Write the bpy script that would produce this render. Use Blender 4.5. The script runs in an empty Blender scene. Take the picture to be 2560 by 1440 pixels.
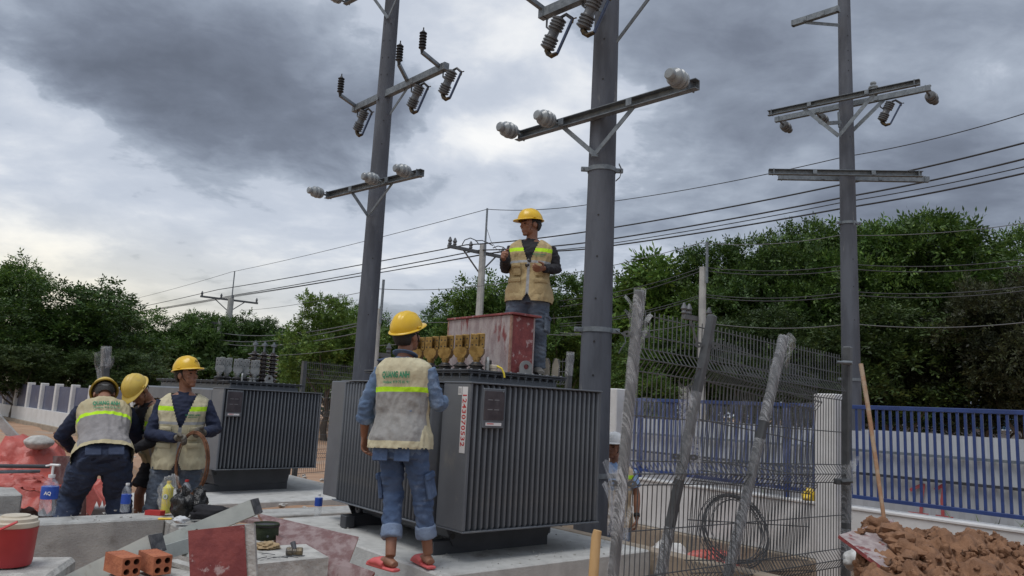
import bpy, bmesh, math, random
import numpy as np
from mathutils import Vector, Matrix, noise as mnoise
random.seed(7)
PI = math.pi
SC = bpy.context.scene
COL = SC.collection
R_ = math.radians

# ------------------------------------------------------------------ camera
F_PX, PITCH, ROLL, CAM_Z = 1900.0, R_(8.8), R_(2.85), 1.4
cam = bpy.data.cameras.new('camera')
cam.sensor_width = 36.0
cam.lens = F_PX / 2560.0 * 36.0
cam.clip_start, cam.clip_end = 0.05, 2000.0
cam_o = bpy.data.objects.new('camera', cam)
COL.objects.link(cam_o)
CAM_R = Matrix.Rotation(PI / 2 + PITCH, 3, 'X') @ Matrix.Rotation(ROLL, 3, 'Z')
CAM_P = Vector((0, 0, CAM_Z))
cam_o.matrix_world = Matrix.Translation(CAM_P) @ CAM_R.to_4x4()
SC.camera = cam_o

def ray(x, y):
    return CAM_R @ Vector(((x - 1280) / F_PX, (720 - y) / F_PX, -1))
def at(x, y, Y):                      # world point seen at a pixel, on the vertical plane Y metres ahead
    d = ray(x, y)
    return CAM_P + d * (Y / d.y)
def on(x, y, z):                      # world point seen at a pixel, at height z
    d = ray(x, y)
    return CAM_P + d * ((z - CAM_Z) / d.z)

# ------------------------------------------------------------------ sky
SUN_EL, SUN_AZ = R_(67), R_(222)      # azimuth clockwise from +Y: high, behind the viewer and a little left
world = bpy.data.worlds.new('World')
SC.world = world
world.use_nodes = True
NT = world.node_tree
NT.nodes.clear()

class NG:
    def __init__(s, nt): s.nt = nt
    def n(s, t, **kw):
        nd = s.nt.nodes.new(t)
        for k, v in kw.items(): setattr(nd, k, v)
        return nd
    def link(s, a, b): s.nt.links.new(a, b)
    def setin(s, nd, i, v):
        if isinstance(v, bpy.types.NodeSocket): s.link(v, nd.inputs[i])
        elif v is not None: nd.inputs[i].default_value = v
    def m(s, op, a, b=None, c=None, clamp=False):
        nd = s.n('ShaderNodeMath', operation=op, use_clamp=clamp)
        s.setin(nd, 0, a); s.setin(nd, 1, b)
        if c is not None: s.setin(nd, 2, c)
        return nd.outputs[0]
    def vm(s, op, a, b=None):
        nd = s.n('ShaderNodeVectorMath', operation=op)
        s.setin(nd, 0, a); s.setin(nd, 1, b)
        return nd.outputs['Value'] if op in ('DOT_PRODUCT', 'LENGTH', 'DISTANCE') else nd.outputs[0]
    def sep(s, v):
        nd = s.n('ShaderNodeSeparateXYZ'); s.setin(nd, 0, v); return nd.outputs
    def comb(s, x, y, z):
        nd = s.n('ShaderNodeCombineXYZ'); s.setin(nd, 0, x); s.setin(nd, 1, y); s.setin(nd, 2, z); return nd.outputs[0]
    def noise(s, vec, scale, detail=4, rough=.5, dist=0.0):
        nd = s.n('ShaderNodeTexNoise'); s.setin(nd, 'Vector', vec)
        nd.inputs['Scale'].default_value = scale; nd.inputs['Detail'].default_value = detail
        nd.inputs['Roughness'].default_value = rough; nd.inputs['Distortion'].default_value = dist
        return nd.outputs
    def ramp(s, fac, stops, interp='LINEAR'):
        nd = s.n('ShaderNodeValToRGB'); s.setin(nd, 0, fac)
        cr = nd.color_ramp; cr.interpolation = interp
        while len(cr.elements) < len(stops): cr.elements.new(0.5)
        for e, (p, c) in zip(cr.elements, stops):
            e.position = p; e.color = (*c, 1) if len(c) == 3 else c
        return nd.outputs[0]
    def mix(s, f, a, b, blend='MIX'):
        nd = s.n('ShaderNodeMix', data_type='RGBA', blend_type=blend)
        s.setin(nd, 0, f)
        s.setin(nd, 6, (*a, 1) if isinstance(a, tuple) and len(a) == 3 else a)
        s.setin(nd, 7, (*b, 1) if isinstance(b, tuple) and len(b) == 3 else b)
        return nd.outputs[2]
    def smooth(s, v, lo, hi):
        nd = s.n('ShaderNodeMapRange', interpolation_type='SMOOTHSTEP')
        s.setin(nd, 0, v); s.setin(nd, 1, lo); s.setin(nd, 2, hi)
        return nd.outputs[0]

g = NG(NT)
tc = g.n('ShaderNodeTexCoord')
D = g.vm('NORMALIZE', tc.outputs['Generated'])
dx, dy, dz = g.sep(D)
zc = g.m('MAXIMUM', dz, 0.0)
den = g.m('ADD', zc, 0.22)
pl = g.comb(g.m('DIVIDE', dx, den), g.m('DIVIDE', dy, den), 0.0)
wrp = g.noise(pl, 1.1, 4, .55)[1]
wv = g.vm('MULTIPLY', g.vm('SUBTRACT', wrp, (0.5, 0.5, 0.5)), (0.34, 0.34, 0.0))
plw = g.vm('ADD', pl, wv)
n_big = g.noise(plw, 1.3, 9, .52)[0]
n_mid = g.noise(g.vm('ADD', plw, (7.3, 2.1, 0)), 3.6, 7, .58)[0]
n_fin = g.noise(g.vm('ADD', plw, (1.3, 9.1, 0)), 9.0, 5, .55)[0]
az = g.m('ARCTAN2', dx, dy)
el = g.m('ARCSINE', dz)
wr2 = g.sep(g.vm('SUBTRACT', g.noise(plw, 2.2, 6, .6)[1], (0.5, 0.5, 0.5)))
azw = g.m('ADD', az, g.m('MULTIPLY', wr2[0], 0.30))
elw = g.m('ADD', el, g.m('MULTIPLY', wr2[1], 0.17))
dens = g.m('ADD', g.m('MULTIPLY', g.m('SUBTRACT', n_big, 0.5), 1.15), 0.50)
dens = g.m('ADD', dens, g.m('MULTIPLY', g.m('SUBTRACT', n_mid, 0.5), 0.80))
dens = g.m('ADD', dens, g.m('MULTIPLY', g.m('SUBTRACT', n_fin, 0.5), 0.20))
# cloud masses (positive) and thin bright places (negative): pixel of the centre, radii in degrees, tilt, weight
for (cx, cy, rx, ry, tilt, wgt) in [
        (560, 190, 17, 6.0, -12, .36), (130, 40, 13, 4.5, -6, .22), (900, 330, 8, 3.6, -8, .32), (700, 60, 9, 3, 0, .12),
        (1690, 230, 8, 8, 0, .22), (2150, 200, 16, 11, 0, .34), (2500, 520, 10, 8, 0, .16), (400, 690, 6, 2.2, -4, .20),
        (1180, 50, 7, 3.4, 20, -.36), (1215, 355, 7.0, 3.4, 10, -.50), (1440, 180, 3.0, 6, 40, -.46), (1300, 420, 10, 2.6, 0, -.14),
        (60, 200, 7, 2.2, -30, -.28), (250, 470, 16, 4.2, -4, -.22), (760, 480, 9, 3.0, -10, -.12), (140, 650, 9, 2.6, 0, -.42), (430, 790, 9, 2.2, 0, -.25),
        (1050, 640, 12, 4, 0, -.12), (2140, 330, 5, 2.2, 15, -.22), (1800, 480, 12, 4, 0, -.03)]:
    r = ray(cx, cy).normalized()
    a0, e0 = math.atan2(r.x, r.y), math.asin(r.z)
    ca, sa = math.cos(R_(tilt)), math.sin(R_(tilt))
    da = g.m('SUBTRACT', azw, a0); de = g.m('SUBTRACT', elw, e0)
    u = g.m('DIVIDE', g.m('ADD', g.m('MULTIPLY', da, ca), g.m('MULTIPLY', de, sa)), R_(rx))
    v = g.m('DIVIDE', g.m('SUBTRACT', g.m('MULTIPLY', de, ca), g.m('MULTIPLY', da, sa)), R_(ry))
    q = g.m('ADD', g.m('MULTIPLY', u, u), g.m('MULTIPLY', v, v))
    gg = g.m('EXPONENT', g.m('MULTIPLY', q, -1.0))
    dens = g.m('ADD', dens, g.m('MULTIPLY', gg, wgt))
dens = g.m('MULTIPLY_ADD', dens, .84, .06)
cl = g.ramp(dens, [(0.0, (.88, .88, .87)), (.16, (.74, .76, .79)), (.30, (.57, .61, .68)), (.40, (.50, .545, .625)), (.455, (.485, .53, .61)), (.52, (.355, .40, .475)), (.66, (.245, .28, .345)), (.82, (.165, .188, .238)), (1.0, (.118, .134, .17))])
# a warm glow low on the left where the sun stands behind the cloud
warm = g.smooth(el, R_(13), R_(2))
warm = g.m('MULTIPLY', warm, g.smooth(az, R_(0), R_(-34)))
cl = g.mix(g.m('MULTIPLY', warm, .42), cl, (.98, .90, .68))
cl = g.mix(g.m('MULTIPLY', warm, .6), cl, g.mix(1.0, cl, (1.22, 1.08, .80), 'MULTIPLY'))
sky = g.n('ShaderNodeTexSky', sky_type='NISHITA', sun_disc=False)
sky.sun_elevation, sky.sun_rotation = SUN_EL, SUN_AZ
sky.air_density, sky.dust_density = 1.0, 2.0
cl10 = g.mix(1.0, cl, (10.0, 10.0, 10.0), 'MULTIPLY')
mx = g.mix(0.92, sky.outputs[0], cl10)
bg = g.n('ShaderNodeBackground')
g.link(mx, bg.inputs[0]); bg.inputs[1].default_value = 0.1
wo = g.n('ShaderNodeOutputWorld'); g.link(bg.outputs[0], wo.inputs[0])

# ------------------------------------------------------------------ the sun behind the cloud
sun = bpy.data.lights.new('sun', 'SUN')
sun.energy, sun.angle, sun.color = 1.5, R_(30), (1.0, .985, .965)
sun_o = bpy.data.objects.new('sun', sun); COL.objects.link(sun_o)
sd = Vector((math.sin(SUN_AZ) * math.cos(SUN_EL), math.cos(SUN_AZ) * math.cos(SUN_EL), math.sin(SUN_EL)))
sun_o.rotation_euler = sd.to_track_quat('Z', 'Y').to_euler()
sun_o.location = (0, -5, 30)

vs = SC.view_settings
vs.view_transform = 'Standard'
vs.look = 'None'
vs.exposure, vs.gamma = 0.22, 1.0
vs.use_curve_mapping = False

# ------------------------------------------------------------------ helpers: objects
def link(o, parent=None):
    COL.objects.link(o)
    if parent is not None: o.parent = parent
    return o
def tag(o, label=None, cat=None, group=None, kind=None):
    if label: o['label'] = label
    if cat: o['category'] = cat
    if group: o['group'] = group
    if kind: o['kind'] = kind
    return o
def thing(name, label, cat, loc=(0, 0, 0), rotz=0.0, group=None, scale=1.0):
    o = bpy.data.objects.new(name, None)
    o.empty_display_size = .1
    o.location = loc; o.rotation_euler = (0, 0, rotz); o.scale = (scale,) * 3
    link(o)
    return tag(o, label, cat, group)
def obj(name, me, mat=None, parent=None, loc=None, rot=None, M=None):
    o = bpy.data.objects.new(name, me)
    if mat is not None and len(me.materials) == 0: me.materials.append(mat)
    if M is not None: o.matrix_local = M
    else:
        if loc is not None: o.location = loc
        if rot is not None: o.rotation_euler = rot
    return link(o, parent)

def frame(dirz, up=(0, 0, 1)):        # 3x3 whose Z is dirz and whose Y is near up
    z = Vector(dirz).normalized(); u = Vector(up)
    if abs(z.dot(u.normalized())) > .98: u = Vector((0, 1, 0)) if abs(z.y) < .9 else Vector((1, 0, 0))
    x = u.cross(z).normalized(); y = z.cross(x)
    return Matrix((x, y, z)).transposed()

class MB:
    def __init__(s): s.v = []; s.f = []
    def add(s, vs, fs):
        o = len(s.v); s.v += [tuple(p) for p in vs]; s.f += [tuple(i + o for i in f) for f in fs]; return s
    def box(s, c, d, rot=None, ch=0.0):
        c = Vector(c); hx, hy, hz = d[0] / 2, d[1] / 2, d[2] / 2
        rot = rot or Matrix.Identity(3)
        if ch <= 0:
            vs = [c + rot @ Vector((x * hx, y * hy, z * hz)) for x in (-1, 1) for y in (-1, 1) for z in (-1, 1)]
            return s.add(vs, [(0, 1, 3, 2), (4, 6, 7, 5), (0, 4, 5, 1), (2, 3, 7, 6), (0, 2, 6, 4), (1, 5, 7, 3)])
        ch = min(ch, hx * .9, hy * .9, hz * .9)
        bm = bmesh.new(); bmesh.ops.create_cube(bm, size=1)
        for v in bm.verts: v.co = Vector((v.co.x * d[0], v.co.y * d[1], v.co.z * d[2]))
        bmesh.ops.bevel(bm, geom=bm.edges[:], offset=ch, segments=1, affect='EDGES', profile=.5)
        bm.verts.index_update()
        vs = [c + rot @ v.co for v in bm.verts]; fs = [[v.index for v in f.verts] for f in bm.faces]
        bm.free(); return s.add(vs, fs)
    def tube(s, pts, r, seg=8, cap=True, side=None, n=2.0):
        pts = [Vector(p) for p in pts]; m = len(pts)
        rr = r if isinstance(r, (list,)) else [r] * m
        rr = [(q, q) if not isinstance(q, (tuple,)) else q for q in rr]
        tang = []
        for i in range(m):
            t = pts[min(i + 1, m - 1)] - pts[max(i - 1, 0)]
            tang.append(t.normalized() if t.length > 1e-9 else Vector((0, 0, 1)))
        x = Vector(side) if side is not None else None
        if x is None:
            x = Vector((1, 0, 0)) if abs(tang[0].x) < .8 else Vector((0, 1, 0))
        vs = []
        for i in range(m):
            t = tang[i]; x = (x - t * x.dot(t))
            if x.length < 1e-6: x = t.orthogonal()
            x.normalize(); y = t.cross(x)
            for k in range(seg):
                a = 2 * PI * k / seg; c, sn = math.cos(a), math.sin(a)
                e = 2.0 / n
                cx = math.copysign(abs(c) ** e, c); sy = math.copysign(abs(sn) ** e, sn)
                vs.append(pts[i] + x * (cx * rr[i][0]) + y * (sy * rr[i][1]))
        fs = []
        for i in range(m - 1):
            for k in range(seg):
                k2 = (k + 1) % seg
                fs.append((i * seg + k, i * seg + k2, (i + 1) * seg + k2, (i + 1) * seg + k))
        if cap:
            fs.append(tuple(range(seg - 1, -1, -1))); fs.append(tuple((m - 1) * seg + k for k in range(seg)))
        return s.add(vs, fs)
    def lathe(s, prof, seg=16, M=None):
        M = M or Matrix.Identity(4); vs = []; fs = []; m = len(prof)
        for r, z in prof:
            for k in range(seg):
                a = 2 * PI * k / seg; vs.append(M @ Vector((r * math.cos(a), r * math.sin(a), z)))
        for i in range(m - 1):
            for k in range(seg):
                k2 = (k + 1) % seg; fs.append((i * seg + k, i * seg + k2, (i + 1) * seg + k2, (i + 1) * seg + k))
        fs.append(tuple(range(seg - 1, -1, -1))); fs.append(tuple((m - 1) * seg + k for k in range(seg)))
        return s.add(vs, fs)
    def prism(s, poly, th, M=None):           # polygon in local XY, extruded +-th/2 along local Z
        M = M or Matrix.Identity(4); n = len(poly)
        vs = [M @ Vector((x, y, -th / 2)) for x, y in poly] + [M @ Vector((x, y, th / 2)) for x, y in poly]
        fs = [tuple(range(n - 1, -1, -1)), tuple(range(n, 2 * n))] + [(i, (i + 1) % n, n + (i + 1) % n, n + i) for i in range(n)]
        return s.add(vs, fs)
    def ring(s, outer, inner, th, M=None):    # plate with a hole, equal point counts
        M = M or Matrix.Identity(4); n = len(outer)
        vs = [M @ Vector((*p, z)) for z in (-th / 2, th / 2) for q in (outer, inner) for p in q]
        fs = []
        for i in range(n):
            j = (i + 1) % n
            fs += [(i, n + i, n + j, j), (2 * n + i, 2 * n + j, 3 * n + j, 3 * n + i), (i, j, 2 * n + j, 2 * n + i), (n + i, 3 * n + i, 3 * n + j, n + j)]
        return s.add(vs, fs)
    def extr(s, prof, p0, p1, up=(0, 0, 1)):  # profile (side, up) swept from p0 to p1
        p0, p1 = Vector(p0), Vector(p1); Fm = frame(p1 - p0, up); L = (p1 - p0).length
        M = Matrix.Translation(p0) @ Fm.to_4x4() @ Matrix.Translation((0, 0, L / 2))
        return s.prism(prof, L, M)
    def ell(s, c, r, seg=12, rings=8, rot=None):
        c = Vector(c); rot = rot or Matrix.Identity(3); vs = []; fs = []
        for i in range(1, rings):
            th = PI * i / rings
            for k in range(seg):
                a = 2 * PI * k / seg
                vs.append(c + rot @ Vector((r[0] * math.sin(th) * math.cos(a), r[1] * math.sin(th) * math.sin(a), r[2] * math.cos(th))))
        t = len(vs); vs.append(c + rot @ Vector((0, 0, r[2]))); vs.append(c + rot @ Vector((0, 0, -r[2])))
        for i in range(rings - 2):
            for k in range(seg):
                k2 = (k + 1) % seg; fs.append((i * seg + k, (i + 1) * seg + k, (i + 1) * seg + k2, i * seg + k2))
        for k in range(seg):
            k2 = (k + 1) % seg; fs.append((t, k, k2)); fs.append((t + 1, (rings - 2) * seg + k2, (rings - 2) * seg + k))
        return s.add(vs, fs)
    def mesh(s, name='mesh', smooth=35):
        me = bpy.data.meshes.new(name); me.from_pydata(s.v, [], s.f)
        bm = bmesh.new(); bm.from_mesh(me); bmesh.ops.recalc_face_normals(bm, faces=bm.faces[:]); bm.to_mesh(me); bm.free()
        if smooth:
            me.shade_smooth(); me.set_sharp_from_angle(angle=R_(smooth))
        return me
    def obj(s, name, mat, parent=None, smooth=35, **kw):
        return obj(name, s.mesh(name, smooth), mat, parent, **kw)

def np_mesh(name, V, Fq, smooth=False):       # numpy arrays -> mesh (all faces the same size)
    me = bpy.data.meshes.new(name); k = Fq.shape[1]
    me.vertices.add(len(V)); me.vertices.foreach_set('co', np.ascontiguousarray(V, dtype=np.float32).ravel())
    me.loops.add(Fq.size); me.loops.foreach_set('vertex_index', np.ascontiguousarray(Fq, dtype=np.int32).ravel())
    me.polygons.add(len(Fq)); me.polygons.foreach_set('loop_start', np.arange(0, Fq.size, k, dtype=np.int32))
    me.update(calc_edges=True); me.validate()
    if smooth: me.shade_smooth()
    return me

def baked(name, mb, mods):                    # mesh of a builder after modifiers (remesh etc.)
    me = mb.mesh(name, 0) if isinstance(mb, MB) else mb
    o = bpy.data.objects.new('temporary', me); COL.objects.link(o)
    for t, kw in mods:
        md = o.modifiers.new(t, t)
        for k, v in kw.items(): setattr(md, k, v)
    dg = bpy.context.evaluated_depsgraph_get()
    out = bpy.data.meshes.new_from_object(o.evaluated_get(dg)); out.name = name
    bpy.data.objects.remove(o); bpy.data.meshes.remove(me)
    out.shade_smooth()
    return out

def text_mesh(body, size, M, depth=0.0, bold=0.0, spacing=1.0):   # flat letters; M maps text plane XY to the target
    cu = bpy.data.curves.new('text', 'FONT'); cu.body = body; cu.size = size; cu.resolution_u = 2
    cu.align_x = 'CENTER'; cu.align_y = 'CENTER'; cu.offset = bold; cu.extrude = depth; cu.space_character = spacing
    o = bpy.data.objects.new('temporary', cu); COL.objects.link(o)
    dg = bpy.context.evaluated_depsgraph_get()
    me = bpy.data.meshes.new_from_object(o.evaluated_get(dg))
    bpy.data.objects.remove(o); bpy.data.curves.remove(cu)
    me.materials.clear()
    if M is not None: me.transform(M)
    return me

# ------------------------------------------------------------------ helpers: materials
def bsdf(name):
    m = bpy.data.materials.new(name); m.use_nodes = True; nt = m.node_tree
    b = nt.nodes['Principled BSDF']; return m, NG(nt), b, nt.nodes['Material Output']
def mat(name, c1, c2=None, scale=6.0, rough=.6, metal=0.0, bump=0.0, bscale=30.0, stretch=(1, 1, 1), detail=5, lo=.38, hi=.62, c3=None, scale3=2.0, lo3=.55, hi3=.7, rvar=0.0, island=0.0, spec=None, coat=0.0):
    m, G, b, out = bsdf(name)
    tcn = G.n('ShaderNodeTexCoord').outputs['Object']
    vec = G.vm('MULTIPLY', tcn, tuple(stretch))
    col = None
    if c2 is not None:
        f = G.smooth(G.noise(vec, scale, detail, .6)[0], lo, hi)
        col = G.mix(f, c1, c2)
    if c3 is not None:
        f3 = G.smooth(G.noise(G.vm('ADD', vec, (5.1, 3.3, 8.7)), scale3, 6, .62)[0], lo3, hi3)
        col = G.mix(f3, col if col is not None else c1, c3)
    if island:
        gi = G.n('ShaderNodeNewGeometry').outputs['Random Per Island']
        k = G.m('ADD', G.m('MULTIPLY', gi, 2 * island), 1 - island)
        kk = G.comb(k, k, k)
        col = G.mix(1.0, col if col is not None else (*c1, 1), kk, 'MULTIPLY')
    if col is not None: G.link(col, b.inputs['Base Color'])
    else: b.inputs['Base Color'].default_value = (*c1, 1)
    b.inputs['Roughness'].default_value = rough; b.inputs['Metallic'].default_value = metal
    if rvar:
        rn = G.noise(vec, scale * 1.7, 4, .6)[0]
        G.link(G.m('ADD', rough - rvar, G.m('MULTIPLY', rn, 2 * rvar)), b.inputs['Roughness'])
    if spec is not None: b.inputs['Specular IOR Level'].default_value = spec
    if coat: b.inputs['Coat Weight'].default_value = coat; b.inputs['Coat Roughness'].default_value = .15
    if bump:
        bn = G.n('ShaderNodeBump'); bn.inputs['Strength'].default_value = min(1.0, bump); bn.inputs['Distance'].default_value = .02
        G.link(G.noise(vec, bscale, 6, .65)[0], bn.inputs['Height']); G.link(bn.outputs[0], b.inputs['Normal'])
    return m

M = {}
M['concrete'] = mat('concrete', (.44, .44, .42), (.33, .33, .32), 7, .88, 0, .6, 70, detail=9, lo=.32, hi=.68, c3=(.19, .18, .165), scale3=3.1, lo3=.54, hi3=.74)
M['concrete_pale'] = mat('concrete_pale', (.53, .53, .51), (.42, .42, .405), 8, .88, 0, .5, 80, detail=9, lo=.3, hi=.7, c3=(.27, .255, .235), scale3=3.3, lo3=.57, hi3=.75)
M['concrete_rough'] = mat('concrete_rough', (.50, .49, .46), (.36, .35, .33), 9, .9, 0, .8, 30, c3=(.22, .215, .2), scale3=14, lo3=.6, hi3=.7)
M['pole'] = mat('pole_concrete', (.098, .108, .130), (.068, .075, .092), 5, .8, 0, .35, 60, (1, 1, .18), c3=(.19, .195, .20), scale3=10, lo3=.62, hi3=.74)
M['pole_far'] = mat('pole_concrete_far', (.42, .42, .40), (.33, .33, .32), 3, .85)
M['steel_paint'] = mat('transformer_paint', (.128, .141, .160), (.108, .120, .138), 2.2, .42, 0, .06, 90, rvar=.10, c3=(.19, .19, .185), scale3=6, lo3=.56, hi3=.8)
M['steel_dark'] = mat('transformer_dark', (.06, .064, .072), (.045, .048, .055), 3, .5, 0, .05, 60)
M['galv'] = mat('galvanised_steel', (.20, .225, .245), (.14, .16, .178), 14, .5, .35, .08, 80, rvar=.1)
M['galv_beam'] = mat('painted_beam', (.50, .53, .50), (.42, .45, .43), 5, .55, .1, .1, 60, c3=(.30, .29, .25), scale3=6, lo3=.62, hi3=.75)
M['beam_end'] = mat('beam_end', (.045, .048, .055), (.10, .10, .105), 25, .6, .2, .3, 40, c3=(.4, .4, .38), scale3=18, lo3=.66, hi3=.7)
M['ceramic'] = mat('insulator_ceramic', (.25, .275, .285), (.19, .21, .225), 4, .3, coat=.25)
M['ceramic_grey'] = mat('insulator_grey', (.115, .12, .128), (.085, .09, .096), 6, .4)
M['black_rubber'] = mat('black_polymer', (.012, .012, .014), (.02, .018, .018), 8, .45)
M['brown_ceramic'] = mat('brown_ceramic', (.022, .014, .012), (.035, .022, .018), 6, .22, coat=.5)
M['brass'] = mat('brass', (.34, .225, .085), (.22, .14, .05), 22, .33, .9, .12, 60, rvar=.1)
M['tin'] = mat('tinned_clamp', (.27, .28, .28), (.20, .21, .21), 12, .5, .3, .1, 40)
M['gold_part'] = mat('fuse_brass', (.11, .075, .035), (.03, .026, .022), 20, .45, .7)
M['blue_tube'] = mat('fuse_tube', (.03, .05, .11), (.05, .08, .15), 10, .4)
M['ply_red'] = mat('plywood_red', (.26, .06, .055), (.18, .035, .036), 12, .6, 0, .25, 40, c3=(.40, .28, .27), scale3=16, lo3=.58, hi3=.66)
M['ply_pale'] = mat('plywood_cement', (.40, .345, .335), (.28, .22, .22), 16, .75, 0, .5, 60, (1, 1, .3), detail=9, c3=(.20, .055, .055), scale3=9, lo3=.55, hi3=.63)
M['ply_edge'] = mat('plywood_edge', (.36, .22, .16), (.25, .13, .10), 30, .8, 0, .3, 60)
M['ply_stain'] = mat('plywood_stained', (.27, .20, .195), (.16, .085, .082), 17, .7, 0, .4, 40, (1, 1, .4), c3=(.15, .04, .04), scale3=5, lo3=.52, hi3=.66)
M['brick'] = mat('hollow_brick', (.44, .155, .075), (.34, .11, .055), 14, .85, 0, .4, 50)
M['brick_in'] = mat('brick_hole', (.16, .055, .03), (.12, .04, .02), 14, .9)
M['soil'] = mat('soil', (.27, .142, .078), (.19, .098, .054), 9, .92, 0, 1.0, 22, c3=(.09, .055, .038), scale3=7, lo3=.58, hi3=.72)
M['ground'] = mat('ground_soil', (.40, .255, .165), (.33, .20, .125), 1.2, .95, 0, .8, 14, c3=(.30, .265, .225), scale3=.7, lo3=.5, hi3=.7)
M['white_wall'] = mat('white_wall', (.64, .64, .635), (.57, .57, .56), 2.5, .8, 0, .15, 30, c3=(.50, .47, .43), scale3=1.1, lo3=.62, hi3=.8)
M['wall_foot'] = mat('wall_foot', (.34, .285, .22), (.27, .22, .17), 5, .9, 0, .5, 30)
M['blue_steel'] = mat('blue_fence_paint', (.032, .062, .20), (.026, .048, .155), 6, .4)
M['navy_panel'] = mat('navy_panel', (.085, .10, .165), (.07, .08, .135), 2, .5, c3=(.15, .16, .20), scale3=3)
M['hoarding'] = mat('hoarding_sheet', (.47, .49, .52), (.40, .42, .45), 1.4, .6, .1, c3=(.37, .36, .36), scale3=.8)
M['hoarding_dark'] = mat('hoarding_mesh', (.16, .17, .175), (.12, .13, .135), 1.4, .8)
M['red_spray'] = mat('red_spray', (.42, .06, .07), (.36, .1, .1), 20, .7)
M['mesh_wire'] = mat('mesh_wire', (.085, .09, .095), (.105, .11, .115), 20, .45, .2)
M['post_dark'] = mat('post_dark', (.085, .09, .095), (.065, .068, .072), 8, .45, .2)
M['wire'] = mat('cable_black', (.03, .032, .036), (.04, .042, .048), 3, .6)
M['wire_grey'] = mat('cable_grey', (.10, .105, .11), (.13, .135, .14), 3, .6)
M['rust'] = mat('rusty_steel', (.25, .12, .065), (.15, .07, .04), 30, .8, .3, .4, 60)
M['rebar'] = mat('rusty_rebar', (.38, .29, .205), (.33, .19, .11), 9, .8, .2, .3, 60)
M['wood'] = mat('wood_handle', (.52, .34, .16), (.42, .26, .11), 8, .55, 0, .15, 40, (1, 1, .1))
M['cream'] = mat('cream_cloth', (.53, .47, .30), (.46, .40, .25), 9, .9, 0, .35, 22)
M['skin'] = mat('skin', (.27, .125, .075), (.22, .10, .06), 12, .5)
M['skin_feet'] = mat('skin_feet', (.34, .17, .11), (.28, .13, .08), 12, .55)
M['hair'] = mat('hair', (.008, .007, .007), (.014, .012, .011), 60, .5, 0, .5, 200)
M['eye'] = mat('eye', (.02, .014, .012), rough=.2)
M['yellow_hat'] = mat('yellow_helmet', (.72, .46, .025), (.66, .41, .02), 7, .32, c3=(.5, .34, .06), scale3=9, lo3=.66, hi3=.8)
M['yellow_hat_old'] = mat('yellow_helmet_dusty', (.58, .42, .08), (.52, .36, .06), 7, .45, c3=(.40, .32, .14), scale3=7, lo3=.56, hi3=.75)
M['white_hat'] = mat('white_helmet', (.74, .74, .73), (.68, .68, .67), 7, .35)
M['denim'] = mat('denim', (.085, .13, .225), (.05, .085, .165), 5, .9, 0, .5, 26, c3=(.15, .20, .30), scale3=7, lo3=.56, hi3=.72)
M['denim_light'] = mat('denim_light', (.21, .27, .37), (.16, .21, .31), 7, .9, 0, .5, 30)
M['denim_shirt'] = mat('denim_shirt', (.135, .20, .31), (.095, .15, .25), 5, .9, 0, .5, 26, c3=(.21, .28, .40), scale3=7, lo3=.55, hi3=.7)
M['denim_grey'] = mat('denim_grey', (.10, .125, .16), (.07, .09, .125), 5, .9, 0, .5, 26, c3=(.18, .21, .25), scale3=5, lo3=.54, hi3=.7)
M['denim_dark'] = mat('denim_dark', (.035, .052, .10), (.025, .036, .07), 5, .9, 0, .5, 26, c3=(.065, .085, .14), scale3=6, lo3=.56, hi3=.72)
M['navy'] = mat('navy_cotton', (.016, .024, .058), (.012, .018, .044), 6, .9, 0, .45, 24)
M['black_cloth'] = mat('black_cotton', (.012, .012, .016), (.018, .018, .022), 6, .9, 0, .4, 24)
M['lightblue'] = mat('light_blue_cotton', (.28, .40, .62), (.23, .34, .55), 6, .9, 0, .4, 24)
M['glove'] = mat('grey_work_glove', (.17, .155, .13), (.11, .10, .085), 12, .95, 0, .5, 60)
M['pink'] = mat('pink_slipper', (.62, .12, .12), (.55, .10, .10), 8, .6)
M['green_print'] = mat('green_print', (.02, .20, .10), (.03, .24, .13), 40, .8)
M['red_print'] = mat('red_print', (.55, .03, .035), (.5, .03, .03), 8, .5)
M['white_label'] = mat('white_label', (.74, .73, .73), (.68, .67, .66), 8, .5)
M['grey_print'] = mat('grey_print', (.2, .2, .21), rough=.6)
M['dark_plate'] = mat('dark_plate', (.055, .048, .055), (.08, .07, .078), 12, .25, .3, c3=(.12, .11, .12), scale3=9)
M['red_plastic'] = mat('red_plastic', (.50, .03, .035), (.44, .03, .03), 5, .38)
M['cooler_red'] = mat('cooler_red', (.42, .035, .04), (.36, .03, .035), 5, .42, c3=(.5, .2, .18), scale3=12, lo3=.68, hi3=.76)
M['cooler_lid'] = mat('cooler_lid', (.58, .52, .42), (.48, .41, .31), 8, .5)
M['white_plastic'] = mat('white_plastic', (.75, .75, .75), (.7, .7, .7), 8, .4)
M['blue_label'] = mat('blue_label', (.02, .07, .38), (.03, .10, .45), 9, .4)
M['yellow_label'] = mat('yellow_label', (.75, .62, .03), (.68, .66, .05), 9, .4)
M['green_label'] = mat('green_label', (.10, .32, .05), rough=.4)
M['yellow_plastic'] = mat('yellow_plastic', (.78, .55, .03), (.7, .48, .03), 9, .4)
M['yellow_hose'] = mat('yellow_hose', (.72, .58, .04), (.66, .5, .04), 9, .5)
M['black_bag'] = mat('black_plastic_bag', (.012, .012, .013), (.02, .02, .02), 9, .22, 0, .6, 30)
M['white_bag'] = mat('white_plastic_bag', (.62, .64, .65), (.5, .52, .54), 12, .35, 0, .6, 30)
M['green_canvas'] = mat('green_canvas', (.035, .05, .022), (.025, .038, .018), 9, .8, 0, .4, 40)
M['tan_cloth'] = mat('tan_glove_cloth', (.42, .31, .18), (.34, .24, .13), 14, .9, 0, .5, 50)
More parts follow.
